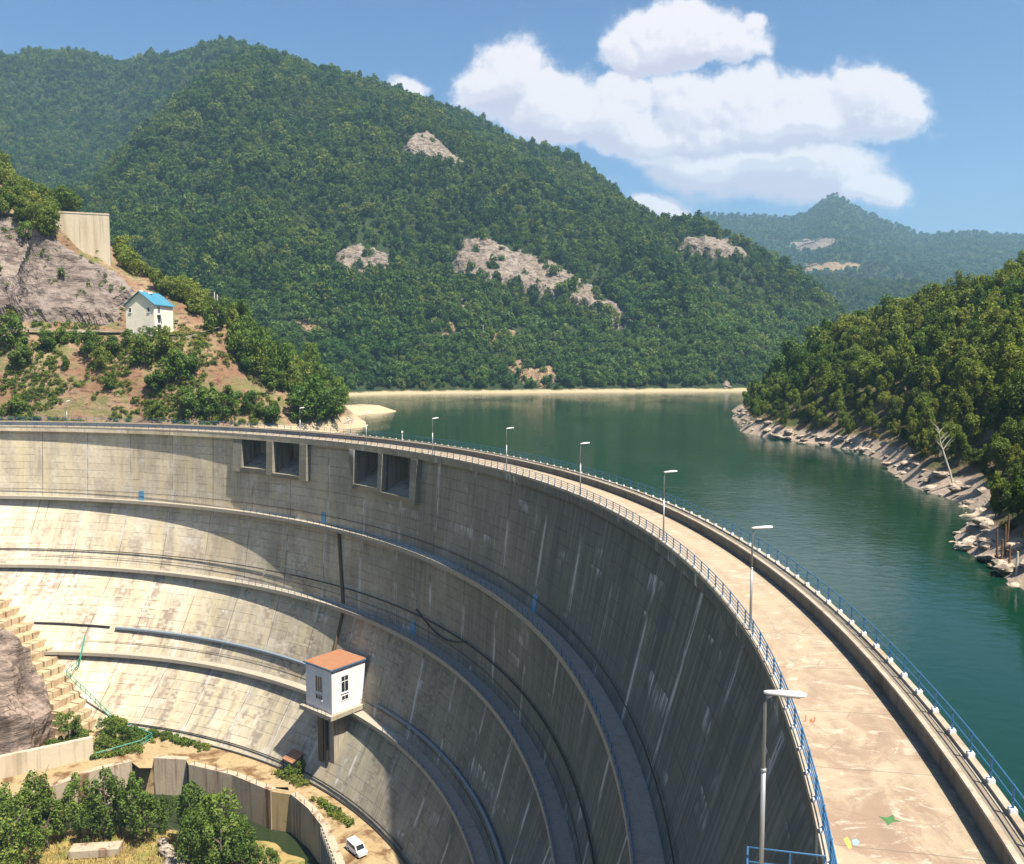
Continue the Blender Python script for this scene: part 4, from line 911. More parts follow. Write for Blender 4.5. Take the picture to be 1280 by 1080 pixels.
for i in range(170):
    s = rng.random() * (len(SR) - 6) + 2; k = int(s); a = np.array(SR[k]); b = np.array(SR[k + 1]); p = a + (b - a) * (s - k); n = np.array([-(b - a)[1], (b - a)[0]]); n = n / np.hypot(*n); n = n if n[0] > 0 else -n
    p = p + n * rng.uniform(-.6, 3.4); z = float(right.h(*p)); px, py = proj(p[0], p[1], z)
    if px > 1300: continue
    o = bp if nb == 0 else bp.copy()
    if nb: col.objects.link(o)
    r = rng.uniform(.25, 1.0) * rng.uniform(.6, 1.5); o.location = (*p, z + r * .1); o.scale = (r * rng.uniform(1, 1.9), r, r * rng.uniform(.6, 1.1)); o.rotation_euler = (rng.uniform(-.2, .2), rng.uniform(-.2, .2), rng.random() * 6); nb += 1
    tag(o, 'weathered boulder lying on the bare right shore', 'boulder', 'boulders along the right shore')
MB()
# old piles standing in the shore
for i, (px, py, h, lab) in enumerate([(1246, 702, 3.2, 'leftmost old pile on the rock shelf at the right edge'), (1256, 698, 3.6, 'tall dark pile in the middle of the old pile group'), (1252, 706, 2.6, 'short leaning pile in front of the tall dark pile'), (1261, 714, 2.6, 'broken pile near the water at the right edge'), (1270, 720, 2.4, 'pale thin pile at the waterline by the right edge'), (1258, 690, 4.2, 'rearmost pile under the hanging branches')]):
    p = right.hit(px, py)[0]
    if np.isnan(p).any(): continue
    o = MB().tube([(0, 0, -.5), (.05 * (i - 2), .04, h)], [.13, .1], 7).build('timber_pile', MAT['palebark' if i == 4 else 'pile'], None); o.location = p; tag(o, lab, 'pile', 'old piles on the right shore')

# ------------------------------------------------------------------ left bank: wall, house, road, poles
wA = np.array(at(62, 285, 285)); wB = np.array(at(137, 300, 291)); top = at(137, 267, 291)[2]
root = empty('concrete_wall', (wA[0], wA[1], top - 16)); tag(root, 'tall weathered concrete wall standing above the grey rock face', 'wall')
a, b = Vector((wA[0] - .5, wA[1], 0)), Vector((wB[0], wB[1], 0)); n = Vector((-(b - a).y, (b - a).x, 0)).normalized() * 2.2
o = MB().hexa([(p.x, p.y, z) for z in (top - 20, top - .5) for p in (a, b, b + n, a + n)]).build('wall', MAT['wallc'], root); o.location = -Vector(root.location)
e = (b - a).normalized() * .12; n2 = n.normalized() * .12
o = MB().hexa([(p.x, p.y, z) for z in (top - .499, top) for p in (a - e - n2, b + e - n2, b + n + e + n2, a + n - e + n2)]).build('coping', MAT['wallc'], root); o.location = -Vector(root.location)

zt = at(187, 418, 264)[2]
hF = Vector(at(192, 418, 262)); hF.z = zt
pL = Vector(at(158, 416, 264.5)); pR = Vector(at(217, 417, 271)); pL.z = pR.z = zt
# footprint: left gable wall (pL -> hF'), long front (hF' -> pR)
hF = Vector(at(194, 420, 261)); hF.z = zt; pB = pL + (pR - hF)
house = empty('house', (pL + pR) / 2); tag(house, 'three storey cream house with a bright blue metal roof on the left bank terrace', 'house')
def HP(o): o.parent = house; o.location = -Vector(house.location); return o
eav = at(194, 380, 261)[2]; rid = at(172, 366, 266)[2]
gm = (pL + hF) / 2; bmid = (pB + pR) / 2
HP(MB().add([tuple(p.xy.to_3d() + Vector((0, 0, z))) for p, z in ((pL, zt - 3), (hF, zt - 3), (pR, zt - 3), (pB, zt - 3), (pL, eav), (hF, eav), (pR, eav), (pB, eav), (gm, rid), (bmid, rid))], [(0, 1, 5, 8, 4), (1, 2, 6, 5), (2, 3, 7, 9, 6), (3, 0, 4, 7)]).build('wall', MAT['cream']))
ax = (bmid - gm).normalized(); pv_ = (hF - pL).normalized(); rt = MB()
for s, e0, e1 in ((1, hF, pR), (-1, pL, pB)):
    sl = Vector((0, 0, (eav - rid))) ; q0 = e0 + pv_ * .5 * s - ax * .6; q1 = e1 + pv_ * .5 * s + ax * .6; r0 = gm - ax * .6; r1 = bmid + ax * .6; dz = -.35
    P = [q0.xy.to_3d() + Vector((0, 0, eav + dz)), q1.xy.to_3d() + Vector((0, 0, eav + dz)), r1.xy.to_3d() + Vector((0, 0, rid + .05)), r0.xy.to_3d() + Vector((0, 0, rid + .05))]
    if s < 0: P = [P[1], P[0], P[3], P[2]]
    rt.hexa([tuple(p) for p in P] + [tuple(p + Vector((0, 0, .22))) for p in P])
MAT['roofblue'] = m_ribbed('blue_ribbed_roof', (.05, .20, .30), -math.atan2(ax.y, ax.x), 1.5, (.10, .22, .27), .5)
rf = HP(rt.build('roof', MAT['roofblue']))
cp_ = gm.lerp(bmid, .12) - pv_ * .2; ch = MB().box((cp_.x, cp_.y, rid - .2), (.9, .9, 1.6), .4).build('chimney', MAT['white'], rf)
sk = gm.lerp(bmid, .45) + pv_ * .8; MB().box((sk.x, sk.y, rid - .05), (1.2, 1.2, .5), .4).build('skylight', MAT['white'], rf)
Hh = eav - zt
for (w0, w1, s, z, ww, hh) in [(pL, hF, .16, .74, .9, 1.3), (pL, hF, .80, .74, .9, 1.3), (pL, hF, .80, .05, .9, 1.6), (pL, hF, .18, .03, 1.1, 1.2), (hF, pR, .22, .70, 1.3, 2.0), (hF, pR, .22, .38, 1.3, 2.2), (hF, pR, .22, .05, 1.3, 2.1)]:
    HP(window(house, w0, w1, s, ww, zt + Hh * z, zt + Hh * z + hh, 2 if ww > 1 else 1, [], sill=z > .1))
mb = MB(); A_, u_, n_, L_ = wall_frame(hF, pR); c_ = A_ + u_ * L_ * .22 + n_ * .6
for z in (.33, .66): mb.box((c_.x, c_.y, zt + Hh * z), (2.2, 1.2, .18), math.atan2(u_.y, u_.x))
HP(mb.build('balcony', MAT['white']))
for dx, z in ((-1, .33), (0, .33), (1, .33)):
    q = c_ + u_ * dx + n_ * .5; HP(MB().box((q.x, q.y, zt + Hh * z + .6), (.06, .06, 1.1)).build('railing_post', MAT['white']))
# terrace road and its low walls
def strip(terr, pxs, width, mat, name, label, lift=.25, cat='road', kind='structure'):
    P = terr.hit([p[0] for p in pxs], [p[1] for p in pxs]); P = P[~np.isnan(P[:, 1])]; V = []; Fc = []
    for i, p in enumerate(P):
        a = P[max(0, i - 1)]; b = P[min(len(P) - 1, i + 1)]; d = b - a; n = np.array([-d[1], d[0], 0]); n /= np.hypot(*n[:2]) + 1e-9
        for s in (-1, 1): q = p + n * s * width / 2; V.append((q[0], q[1], p[2] + lift))
    for i in range(len(P) - 1): Fc.append((2 * i, 2 * i + 1, 2 * i + 3, 2 * i + 2))
    o = mkobj(name, mesh(name, V, Fc, mat)); tag(o, label, cat, kind=kind); return P
rdp = strip(left, [(x, 417 - 5 * (x < 20)) for x in range(-60, 160, 12)] + [(218, 421), (240, 419), (258, 415), (272, 411)], 3.5, MAT['slab'], 'road', 'narrow pale road along the left bank terrace', .3)
kroot = empty('kerb_wall', (0, 0, 0)); tag(kroot, 'low pale kerb wall curving along the terrace right of the house', 'wall'); mb = MB(); pts = left.hit([206, 218, 230, 242, 254, 264, 274], [424, 424.5, 424, 421.5, 418.5, 415, 411])
for i in range(len(pts) - 1):
    a, b = Vector(pts[i]), Vector(pts[i + 1]); n = Vector((-(b - a).y, (b - a).x, 0)).normalized() * .5
    mb.hexa([tuple(p + Vector((0, 0, z))) for z in (-1.2, .75) for p in (a, b, b + n, a + n)])
mb.build('wall', MAT['slab'], kroot)
kroot2 = empty('guard_wall', (0, 0, 0)); tag(kroot2, 'long low guard wall at the edge of the terrace left of the house', 'wall'); mb = MB(); pts = left.hit([-40, -10, 20, 50, 80, 110, 140, 158], [412, 412, 413, 413.5, 414.5, 415.5, 417, 418])
for i in range(len(pts) - 1):
    a, b = Vector(pts[i]), Vector(pts[i + 1]); n = Vector((-(b - a).y, (b - a).x, 0)).normalized() * .4
    mb.hexa([tuple(p + Vector((0, 0, z))) for z in (-1, .6) for p in (a, b, b + n, a + n)])
mb.build('wall', MAT['slab'], kroot2)
def pole(terr, px, py, h, lab, arm=True, Y=None):
    p = terr.hit(px, py)[0]
    if np.isnan(p).any(): return
    root = empty('utility_pole', p); tag(root, lab, 'utility pole', 'utility poles'); MB().tube([(0, 0, -1), (0, 0, h)], [.22, .15], 7).build('pole', MAT['palebark'], root)
    if arm: MB().box((0, 0, h - .7), (1.8, .16, .16)).build('crossarm', MAT['wood'], root)
pole(left, 269, 407, 10, 'left of the twin pale utility poles beside the terrace road', False); pole(left, 272.5, 408, 9.4, 'right of the twin pale utility poles beside the terrace road', False)
for px, py, lab in [(540, 418, 'utility pole left of the ochre landslip scar'), (604, 422, 'utility pole above the ochre road cutting'), (682, 418, 'utility pole right of the ochre road cutting'), (773, 420, 'utility pole under the lower end of the diagonal scar'), (823, 422, 'utility pole in the woods right of the diagonal scar'), (896, 411, 'utility pole in the woods below the bright crag')]: pole(main, px, py, 9, lab)

# white van at the dam foot
vp = atz(446, 1066, ZA); van = empty('van', (vp[0], vp[1], ZA)); van.rotation_euler = (0, 0, R(-50)); tag(van, 'small white van parked on the apron at the dam foot', 'van')
prof = [(-2.0, .35), (2.05, .35), (2.1, .85), (1.35, 1.05), (.75, 1.75), (-1.9, 1.8), (-2.05, 1.1)]
for w in (1,):
    V = [(x, s * .82 * (1 if z < 1.2 else .93), z) for s in (-1, 1) for x, z in prof]; n = len(prof)
    mb = MB().add(V, [tuple(range(n))[::-1], tuple(range(n, 2 * n))] + [(i, (i + 1) % n, n + (i + 1) % n, n + i) for i in range(n)]); mb.build('body', MAT['car'], van, bevel=.05)
for s in (-1, 1):
    MB().hexa([(x, s * y, z) for z, xs_, ys_ in ((1.12, (-1.7, 1.15), (.80, .845)), (1.62, (-1.65, .72), (.755, .80))) for x, y in ((xs_[0], ys_[0]), (xs_[1], ys_[0]), (xs_[1], ys_[1]), (xs_[0], ys_[1]))]).build('side_window', MAT['glass'], van)
    for x in (-1.3, 1.3):
        w = MB().tube([(x, s * .66, .33), (x, s * .86, .33)], .33, 14).build('wheel', MAT['tyre'], van); MB().tube([(x, s * .85, .33), (x, s * .875, .33)], .18, 10).build('rim', MAT['galv'], w)
MB().hexa([(1.30, -.68, 1.12), (1.30, .68, 1.12), (1.33, .68, 1.12), (1.33, -.68, 1.12), (.80, -.64, 1.70), (.80, .64, 1.70), (.84, .64, 1.70), (.84, -.64, 1.70)]).build('windscreen', MAT['glass'], van)
for s in (-1, 1): MB().box((2.08, s * .6, .72), (.06, .3, .2)).build('headlight', MAT['lens'], van)

# ------------------------------------------------------------------ trees
def crown_mesh(name, seed, Rr, z0, z1, nl, nleaf, leaf, mat, lobe=.5, up=.25, taper=0.0):
    g = np.random.default_rng(seed); zc, hz_ = (z0 + z1) / 2, (z1 - z0) / 2
    d = g.normal(size=(nl, 3)); d /= np.linalg.norm(d, axis=1)[:, None]; rr = g.uniform(.25, .72, nl) ** .7
    C = d * rr[:, None]; C[0] = (0, 0, .45); LR = g.uniform(lobe * .6, lobe, nl)
    li = g.choice(nl, nleaf, p=LR ** 2 / (LR ** 2).sum()); e = g.normal(size=(nleaf, 3)); e[:, 2] += up; e /= np.linalg.norm(e, axis=1)[:, None]
    P = C[li] + e * (LR[li] * g.uniform(.62, 1.08, nleaf))[:, None]
    tp = 1 - taper * np.clip(P[:, 2] * .5 + .5, 0, 1); P[:, :2] *= tp[:, None]
    P = P * np.array([Rr, Rr, hz_]) + np.array([0, 0, zc])
    nn = e * .85 + g.normal(size=(nleaf, 3)) * .55; nn /= np.linalg.norm(nn, axis=1)[:, None]
    a = np.cross(nn, g.normal(size=(nleaf, 3))); a /= np.linalg.norm(a, axis=1)[:, None]; b = np.cross(nn, a); s = leaf * g.uniform(.55, 1.35, nleaf)[:, None]
    bend = nn * s * .25
    V = np.stack([P - a * s * .5, P - b * s * .36 + bend, P + a * s * .6, P + b * s * .36 + bend], 1).reshape(-1, 3)
    Fc = np.arange(nleaf * 4).reshape(-1, 4); return mesh(name, V, Fc, mat, True)
def trunk_mesh(name, seed, h, r, mat):
    g = random.Random(seed); mb = MB(); p = [Vector((0, 0, -.4))]
    for i in range(5): p.append(Vector((g.uniform(-.25, .25), g.uniform(-.25, .25), h * (i + 1) / 5)))
    mb.tube(p, [r * (1 - .15 * i) for i in range(6)], 6)
    for i in range(5):
        b = p[2 + i % 3]; a = g.random() * 6.28; l = h * g.uniform(.2, .38); mb.tube([b, b + Vector((math.cos(a) * l * .5, math.sin(a) * l * .5, l * .35)), b + Vector((math.cos(a) * l, math.sin(a) * l, l * .8))], [r * .45, r * .3, r * .1], 5)
    return mb.mesh(name, mat)
# far-forest prototypes (instanced by the forest objects)
def proto_obj(me): return bpy.data.objects.new('forest_source', me)
FP = [proto_obj(crown_mesh('beech_crown', 10 + i, 3.7 + .35 * (i % 3), .2, 8.5 + 1.1 * (i % 2) + .6 * (i % 3), 11, 460, 1.0, MAT['leafA'], .46, taper=.22 * (i % 2))) for i in range(6)]
MAT['leafE'] = m_leaf('lower_slope_leaves', (.026, .072, .016), (.050, .115, .022), (.085, .155, .028), (.14, .175, .034))
FPE = [proto_obj(crown_mesh('lower_crown', 70 + i, 3.5 + .5 * (i % 3), .2, 7.5 + 1.2 * (i % 2), 9, 420, 1.0, MAT['leafE'], .52)) for i in range(4)]
FP2 = [proto_obj(crown_mesh('right_crown', 30 + i, 2.7 + .4 * (i % 2), .2, 8 + 1.2 * (i % 3), 9, 900, .62, MAT['leafB'], .5, taper=.25 * (i % 2))) for i in range(4)]
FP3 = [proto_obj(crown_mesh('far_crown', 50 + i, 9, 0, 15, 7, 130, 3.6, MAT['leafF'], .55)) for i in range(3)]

def forest(name, pts, scl, protos, label, kind='stuff', cat='forest'):
    pts = np.asarray(pts, float); me = bpy.data.meshes.new(name); me.vertices.add(len(pts)); me.vertices.foreach_set('co', pts.ravel())
    for nm, ty, arr in (('scl', 'FLOAT', scl), ('rot', 'FLOAT', rng.random(len(pts)) * 6.283), ('idx', 'INT', rng.integers(0, len(protos), len(pts)))):
        me.attributes.new(nm, ty, 'POINT').data.foreach_set('value', np.asarray(arr))
    me.update(); o = mkobj(name, me); tag(o, label, cat, kind=kind)
    ng = bpy.data.node_groups.new(name + '_scatter', 'GeometryNodeTree'); ng.interface.new_socket('Geometry', in_out='INPUT', socket_type='NodeSocketGeometry'); ng.interface.new_socket('Geometry', in_out='OUTPUT', socket_type='NodeSocketGeometry')
    q = NT(ng); gi = q.n('NodeGroupInput'); go = q.n('NodeGroupOutput'); jn = q.n('GeometryNodeJoinGeometry')
    for p in protos:
        oi = q.n('GeometryNodeObjectInfo'); oi.inputs['Object'].default_value = p; oi.inputs['As Instance'].default_value = True; q.L.new(oi.outputs['Geometry'], jn.inputs[0])
    na = lambda nm, ty: q.n('GeometryNodeInputNamedAttribute', {0: nm}, data_type=ty).outputs[0]
    iop = q.n('GeometryNodeInstanceOnPoints'); q.L.new(gi.outputs[0], iop.inputs['Points']); q.L.new(jn.outputs[0], iop.inputs['Instance']); iop.inputs['Pick Instance'].default_value = True
    q.L.new(na('idx', 'INT'), iop.inputs['Instance Index']); cx = q.n('ShaderNodeCombineXYZ'); q.L.new(na('rot', 'FLOAT'), cx.inputs[2]); q.L.new(cx.outputs[0], iop.inputs['Rotation']); q.L.new(na('scl', 'FLOAT'), iop.inputs['Scale'])
    q.L.new(iop.outputs[0], go.inputs[0]); md = o.modifiers.new('scatter', 'NODES'); md.node_group = ng; return o
def inpoly(px, py, P):
    c = np.zeros(px.shape, bool); j = len(P) - 1
    for i in range(len(P)):
        xi, yi = P[i]; xj, yj = P[j]; c ^= ((yi > py) != (yj > py)) & (px < (xj - xi) * (py - yi) / (yj - yi + 1e-9) + xi); j = i
    return c
def scatter(terr, x0, x1, y0, y1, sp, zmin, margin=200, hide=45):
    xs = np.arange(x0, x1, sp); ys = np.arange(y0, y1, sp); X, Y = np.meshgrid(xs, ys); X = X + rng.uniform(-.46, .46, X.shape) * sp; Y = Y + rng.uniform(-.46, .46, Y.shape) * sp
    X, Y = X.ravel(), Y.ravel(); Z = terr.h(X, Y); px, py = proj(X, Y, Z); k = (Z > zmin + rng.uniform(0, 1.2, Z.shape)) & (px > -margin) & (px < 1280 + margin)
    X, Y, Z = X[k], Y[k], Z[k]; px, py = proj(X, Y, Z + 9)
    hp = terr.hit(px, py, 260); vis = np.isnan(hp[:, 1]) | (hp[:, 1] > Y - hide); X, Y, Z = X[vis], Y[vis], Z[vis]; px, py = proj(X, Y, Z + 3)
    k = np.ones(len(X), bool)
    for tr, P in CL:
        if tr is terr: k &= ~(inpoly(px, py + 1, P) & (rng.random(len(px)) > (.2 if tr is main else 0)))
    return np.c_[X, Y, Z][k]
pm_ = scatter(main, -1150, 560, 540, 1700, 6.3, -3.6)
px2 = scatter(main, -700, 520, 540, 900, 5.6, -3.8); px2 = px2[px2[:, 2] < 75]; pm_ = np.r_[pm_, px2]
ppx, ppy = proj(pm_[:, 0], pm_[:, 1], pm_[:, 2])
road_gap = (np.abs(ppy - 419 - 4 * np.sin(ppx / 60)) < 2.2) & (ppx > 520) & (ppx < 900) & (pm_[:, 1] < 800)
pm_ = pm_[~road_gap]
lowz = np.clip((pm_[:, 2] - 0) / 60, 0, 1)
scl_m = (.80 + .22 * lowz) * np.clip(np.exp(rng.normal(0, .34, len(pm_))), .45, 1.9) * (1 + .25 * fbm(pm_[:, 0] / 40, pm_[:, 1] / 40, 9, 2)); mixn = fbm(pm_[:, 0] / 60, pm_[:, 1] / 60, 3, 3) * 45
lowm = (pm_[:, 2] + mixn) < 62
forest('forest', pm_[~lowm], scl_m[~lowm], FP, 'dense dark green forest covering the upper mountain behind the lake')
forest('forest', pm_[lowm], scl_m[lowm], FPE, 'lighter green woods on the lower slope above the lake beach')
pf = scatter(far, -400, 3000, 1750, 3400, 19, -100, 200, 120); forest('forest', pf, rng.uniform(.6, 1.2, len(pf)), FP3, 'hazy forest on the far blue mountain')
pmid = scatter(mid, -100, 1500, 1260, 1800, 10, -100, 200, 80); forest('forest', pmid, rng.uniform(.8, 1.5, len(pmid)), FP, 'dark forest on the ridge that closes the valley')

# individual trees: prototypes with crown and trunk
def kinds(prefix, n, leafmat, Rr, H, nleaf, leaf, tap=.2, seed=100, lobe=.5, low=.12, nl=12):
    out = []
    for i in range(n):
        r = Rr * (1 + .18 * ((i * 7) % 3 - 1)); h = H * (1 + .14 * ((i * 5) % 3 - 1))
        out.append((crown_mesh(prefix + '_crown', seed + i, r, h * low, h, nl, nleaf, leaf, leafmat, lobe, taper=tap * (i % 2)), trunk_mesh(prefix + '_trunk', seed + i, h * .75, .05 * Rr + .03, MAT['bark'])))
    return out
K_R = kinds('bank', 8, MAT['leafB'], 2.9, 9.0, 3000, .34, .5, 200, .38, nl=20)
K_L = kinds('scrub', 6, MAT['leafC'], 2.2, 4.6, 1700, .30, .3, 300, .36, low=.02, nl=20)
K_F = kinds('willow', 6, MAT['leafD'], 2.6, 8.2, 2300, .27, .5, 400, .27, low=.04, nl=30)
MAT['leafO'] = m_leaf('olive_leaves', (.075, .12, .018), (.115, .165, .024), (.16, .205, .034), (.20, .21, .036))
K_O = kinds('ridge', 4, MAT['leafO'], 2.6, 4.6, 1500, .38, .2, 600, low=.02)
K_D = kinds('dry', 2, MAT['dry'], 2.0, 3.0, 1000, .34, .2, 500, low=.02)
def plant(name, kind, loc, s, label, cat, group, rz=None, sz=1.0):
    cm, tm = kind; r = empty(name, loc, rng.random() * 6.28 if rz is None else rz); r.scale = (s, s, s * sz); tag(r, label, cat, group)
    mkobj('crown', cm, r); mkobj('trunk', tm, r); return r
# right bank
pr_ = scatter(right, 40, 320, 20, 480, 4.0, -3.9, 260, 30)
pr_ = pr_[np.argsort(np.hypot(pr_[:, 0], pr_[:, 1]))]
cov = np.zeros((300, 300), int); ind = []; rest = []
scl_r = .84 * np.clip(np.exp(rng.normal(0, .26, len(pr_))), .55, 1.6) * np.clip(.68 + (pr_[:, 2] + 2) / 22, .6, 1.15)
for p, s in zip(pr_, scl_r):
    px, py = proj(p[0], p[1], p[2] + 7 * s); w = 2.6 * s * F / p[1]; i, j = int((px + 200) / 8), int(py / 8); ww = max(1, int(w / 8))
    vis = False
    if 0 <= i < 300 and 0 <= j < 300 and px < 1280 + w:
        c = cov[max(0, j - ww):j + ww, max(0, i - ww):i + ww]; vis = (c < 2).mean() > .25 if c.size else False; cov[max(0, j - ww):j + 3 * ww, max(0, i - ww):i + ww] += 1
    (ind if vis and len(ind) < 285 else rest).append((p, s))
for i, (p, s) in enumerate(ind):
    shore = p[2] < 1.0; k = K_R[int(rng.integers(8))]
    if shore and rng.random() < .16: k = K_D[int(rng.integers(2))]; s *= .8
    plant('broadleaf_tree', k, p, s, 'leafy tree at the foot of the right bank wood, just above the rocky shore' if shore else 'leafy tree among the dense wood climbing the right bank slope', 'tree', 'trees at the edge of the right shore' if shore else 'trees of the right bank wood')
forest('forest', [p for p, s in rest], [s for p, s in rest], FP2, 'the rest of the wood over the right bank')
nsh = 0
for i in range(400):
    if nsh >= 55: break
    q = rng.random() * (len(SR) - 6) + 2; k = int(q); a = np.array(SR[k], float); b = np.array(SR[k + 1], float); p = a + (b - a) * (q - k); n = np.array([-(b - a)[1], (b - a)[0]]); n = n / np.hypot(*n); n = n if n[0] > 0 else -n
    p = p + n * rng.uniform(4.2, 8.5); z = float(right.h(*p)); px, py = proj(p[0], p[1], z)
    if px > 1300 or z < -4.6: continue
    kk = K_D if rng.random() < .15 else K_R; plant('shore_bush', kk[int(rng.integers(len(kk)))], (p[0], p[1], z - .3), rng.uniform(.28, .5), 'low bush hanging over the pale rocks at the right shore', 'bush', 'bushes along the right shore'); nsh += 1
# bare pale tree leaning out of the right shore
bt = right.hit(1192, 606)[0]; o = empty('bare_tree', bt); tag(o, 'bare pale dead tree leaning over the rock ledge on the right shore', 'tree')
g = random.Random(4); mb = MB(); tp = [Vector((0, 0, -.3)), Vector((-.7, 0, 2.2)), Vector((-1.6, 0, 4.6)), Vector((-2.4, .2, 7.2)), Vector((-2.8, .2, 9.4))]; mb.tube(tp, [.2, .17, .13, .08, .03], 6); mb.build('trunk', MAT['palebark'], o)
mb = MB()
for i in range(16):
    b = tp[2].lerp(tp[4], g.random()); sgn = g.choice((-1, 1, 1)); l = g.uniform(1, 2.6); e = b + Vector((sgn * l * .7, g.uniform(-.6, .6), l * .8)); mb.tube([b, b.lerp(e, .5) + Vector((0, 0, .1)), e], [.05, .035, .012], 4)
mb.build('branches', MAT['palebark'], o)

# left bank shrubs and trees
def shrub(px, py, h, label, kinds_=K_L, terr=left, name='shrub', cat='shrub', group='shrubs on the left bank slope', sz=1.0, fwd=0):
    p = terr.hit(px, py)[0]
    if np.isnan(p).any(): return
    p = p + np.array([0, -fwd, fwd * .7]); s = h / F * p[1] / 4.6; plant(name, kinds_[int(rng.integers(len(kinds_)))], p + np.array([0, 0, -.2]), s, label, cat, group, sz=sz)
for px, py, h, lab in [(258, 524, 50, 'broad bushy shrub right above the crest road, largest of the left bank'), (236, 526, 38, 'shrub hugging the left side of the broad bush above the crest'), (280, 522, 34, 'shrub on the right side of the broad bush above the crest'),
        (341, 490, 30, 'round dark green shrub alone on the orange slope'), (396, 526, 56, 'tall green shrub nearest the rocky point'), (376, 530, 48, 'shrub left of the tall one by the rocky point'), (414, 524, 46, 'shrub overhanging the rocky point'),
        (340, 531, 36, 'upright shrub on the lower slope left of the rocky point'), (312, 518, 30, 'small shrub between the broad bush and the rocky point'), (325, 524, 26, 'low shrub low on the slope'),
        (196, 494, 40, 'shrub on the slope directly under the house'), (222, 478, 46, 'leafy shrub below the right corner of the house'), (180, 462, 40, 'shrub just below the terrace by the house'), (205, 450, 36, 'shrub in front of the house wall'), (238, 470, 36, 'pale shrub right of the house shrubs'), (186, 430, 24, 'low shrub at the terrace edge by the house'), (160, 432, 22, 'little shrub left of the house corner'),
        (112, 446, 36, 'shrub under the terrace in the middle of the left slope'), (126, 462, 30, 'shrub just below the middle slope shrub'), (142, 446, 34, 'shrub between the middle slope and the house'), (60, 440, 34, 'shrub at the terrace edge on the left'), (76, 432, 24, 'small shrub on the terrace edge'), (94, 428, 20, 'tiny shrub on the terrace edge'), (16, 436, 46, 'slim tall shrub near the left frame edge'), (26, 462, 40, 'slim shrub under the one at the left edge'), (30, 445, 30, 'leafy shrub near the left edge'),
        (22, 520, 30, 'shrub just over the crest railing at the far left'), (286, 504, 22, 'little shrub on the right slope of bare soil'), (140, 488, 20, 'small shrub on the steep orange slope'), (82, 462, 18, 'small tuft on the orange slope'), (196, 524, 22, 'small shrub low beside the crest road'),
        (4, 354, 22, 'shrub clinging to the grey rock face'), (40, 312, 26, 'shrub on the upper grey rock'), (84, 360, 12, 'tuft in the middle of the grey rock')]:
    shrub(px, py, h, lab, fwd=3.4 if py < 400 else 0)
for i in range(46):   # scrub on top of the rock and along the wall
    px = rng.uniform(-40, 76); shrub(px, float(np.interp(px, [-40, 20, 60, 85, 108], [266, 276, 292, 312, 328])) + rng.uniform(-9, 9), rng.uniform(14, 30), 'yellow green shrub on the brow of the grey rock face by the wall', K_O, fwd=3.2, group='shrubs on the brow of the grey rock')
for i in range(95):   # thicket on the right flank
    px = rng.uniform(262, 428); lo = 392 + (px - 262) * .52; py = rng.uniform(lo, lo + 56)
    if px < 300 and py > 418: continue
    shrub(px, min(py, 520), rng.uniform(20, 34), 'light green young tree in the thicket right of the twin poles', name='young_tree', cat='tree', group='young trees of the left bank thicket', sz=1.3)
for i in range(130):   # trees along the skyline above the wall
    px = rng.uniform(-60, 262); py = np.interp(px, [-60, 0, 60, 140, 200, 262], [170, 222, 262, 308, 352, 388]) + rng.uniform(-4, 16)
    if 66 < px < 140 and py > 268: py = np.interp(px, [66, 140], [262, 300]) - 4
    shrub(px, py, rng.uniform(17, 30), 'olive green tree on the ridge above the concrete wall', K_O, name='ridge_tree', cat='tree', group='trees on the left bank ridge')

tu = [proto_obj(crown_mesh('tuft', 80 + i, .8, -.1, .9, 5, 90, .24, MAT['leafO' if i else 'leafC'], .55)) for i in range(3)]
q_ = np.c_[rng.uniform(-60, 430, 4600), rng.uniform(405, 535, 4600)]; q_ = q_[(fbm(q_[:, 0] / 30, q_[:, 1] / 18, 2, 3) > -.08)]; hp_ = left.hit(q_[:, 0], q_[:, 1]); hp_ = hp_[~np.isnan(hp_[:, 1])]; hp_ = hp_[hp_[:, 2] > -2.2]
q2 = np.c_[rng.uniform(-60, 160, 500), rng.uniform(275, 405, 500)]; q2 = q2[fbm(q2[:, 0] / 22, q2[:, 1] / 16, 6, 3) > .12]; h2 = left.hit(q2[:, 0], q2[:, 1]); h2 = h2[~np.isnan(h2[:, 1])]; h2[:, 1] -= 2.2; h2[:, 2] += 1.4
hp_ = np.r_[hp_, h2]
forest('undergrowth', hp_, rng.uniform(.5, 1.5, len(hp_)), tu, 'low tufts and weeds dotted over the left bank slope', cat='undergrowth')

# ------------------------------------------------------------------ lower left: island, grass, trees
def f_isl(X, Y):
    d = np.hypot((X + 74) / 44, (Y - 143) / 15); return -68.0 - np.clip(d - .55, 0, 3) * 4.2 + fbm(X / 6, Y / 6, 2, 3) * .35
isl = Terrain(-150, -15, 110, 180, 1.2, f_isl, 'embankment', MAT['island'], 'grassy gravel bank in the stilling basin', lambda X, Y, Z: Z > -71.5)
cs = empty('concrete_slab', atz(120, 1064, -67.4)); cs.rotation_euler = (0, 0, .12); tag(cs, 'pale pinkish concrete block half hidden in the dry grass', 'concrete block'); MB().box((0, 0, .2), (8.2, 2.6, 1.5)).build('block', MAT['basin'], cs, bevel=.12)
for i, (px, py, r) in enumerate([(208, 1062, 1.2), (214, 1070, 1.0), (220, 1078, 1.3), (205, 1052, .9), (226, 1080, .9), (212, 1080, 1.1)]):
    p = atz(px, py, -67.3); o = bp.copy(); col.objects.link(o); o.location = p; o.scale = (r, r, r * 1.2); tag(o, 'chunk of rubble in the small heap beside the dry grass', 'boulder', 'rubble heap in the basin')
gv = []; gf = []; gpts = []
for i in range(5200):
    px, py = rng.uniform(-60, 225), rng.uniform(1040, 1110); p = atz(px, py, -67.9); gpts.append(p)
gpts = np.array(gpts); gpts[:, 2] = isl.h(gpts[:, 0], gpts[:, 1])
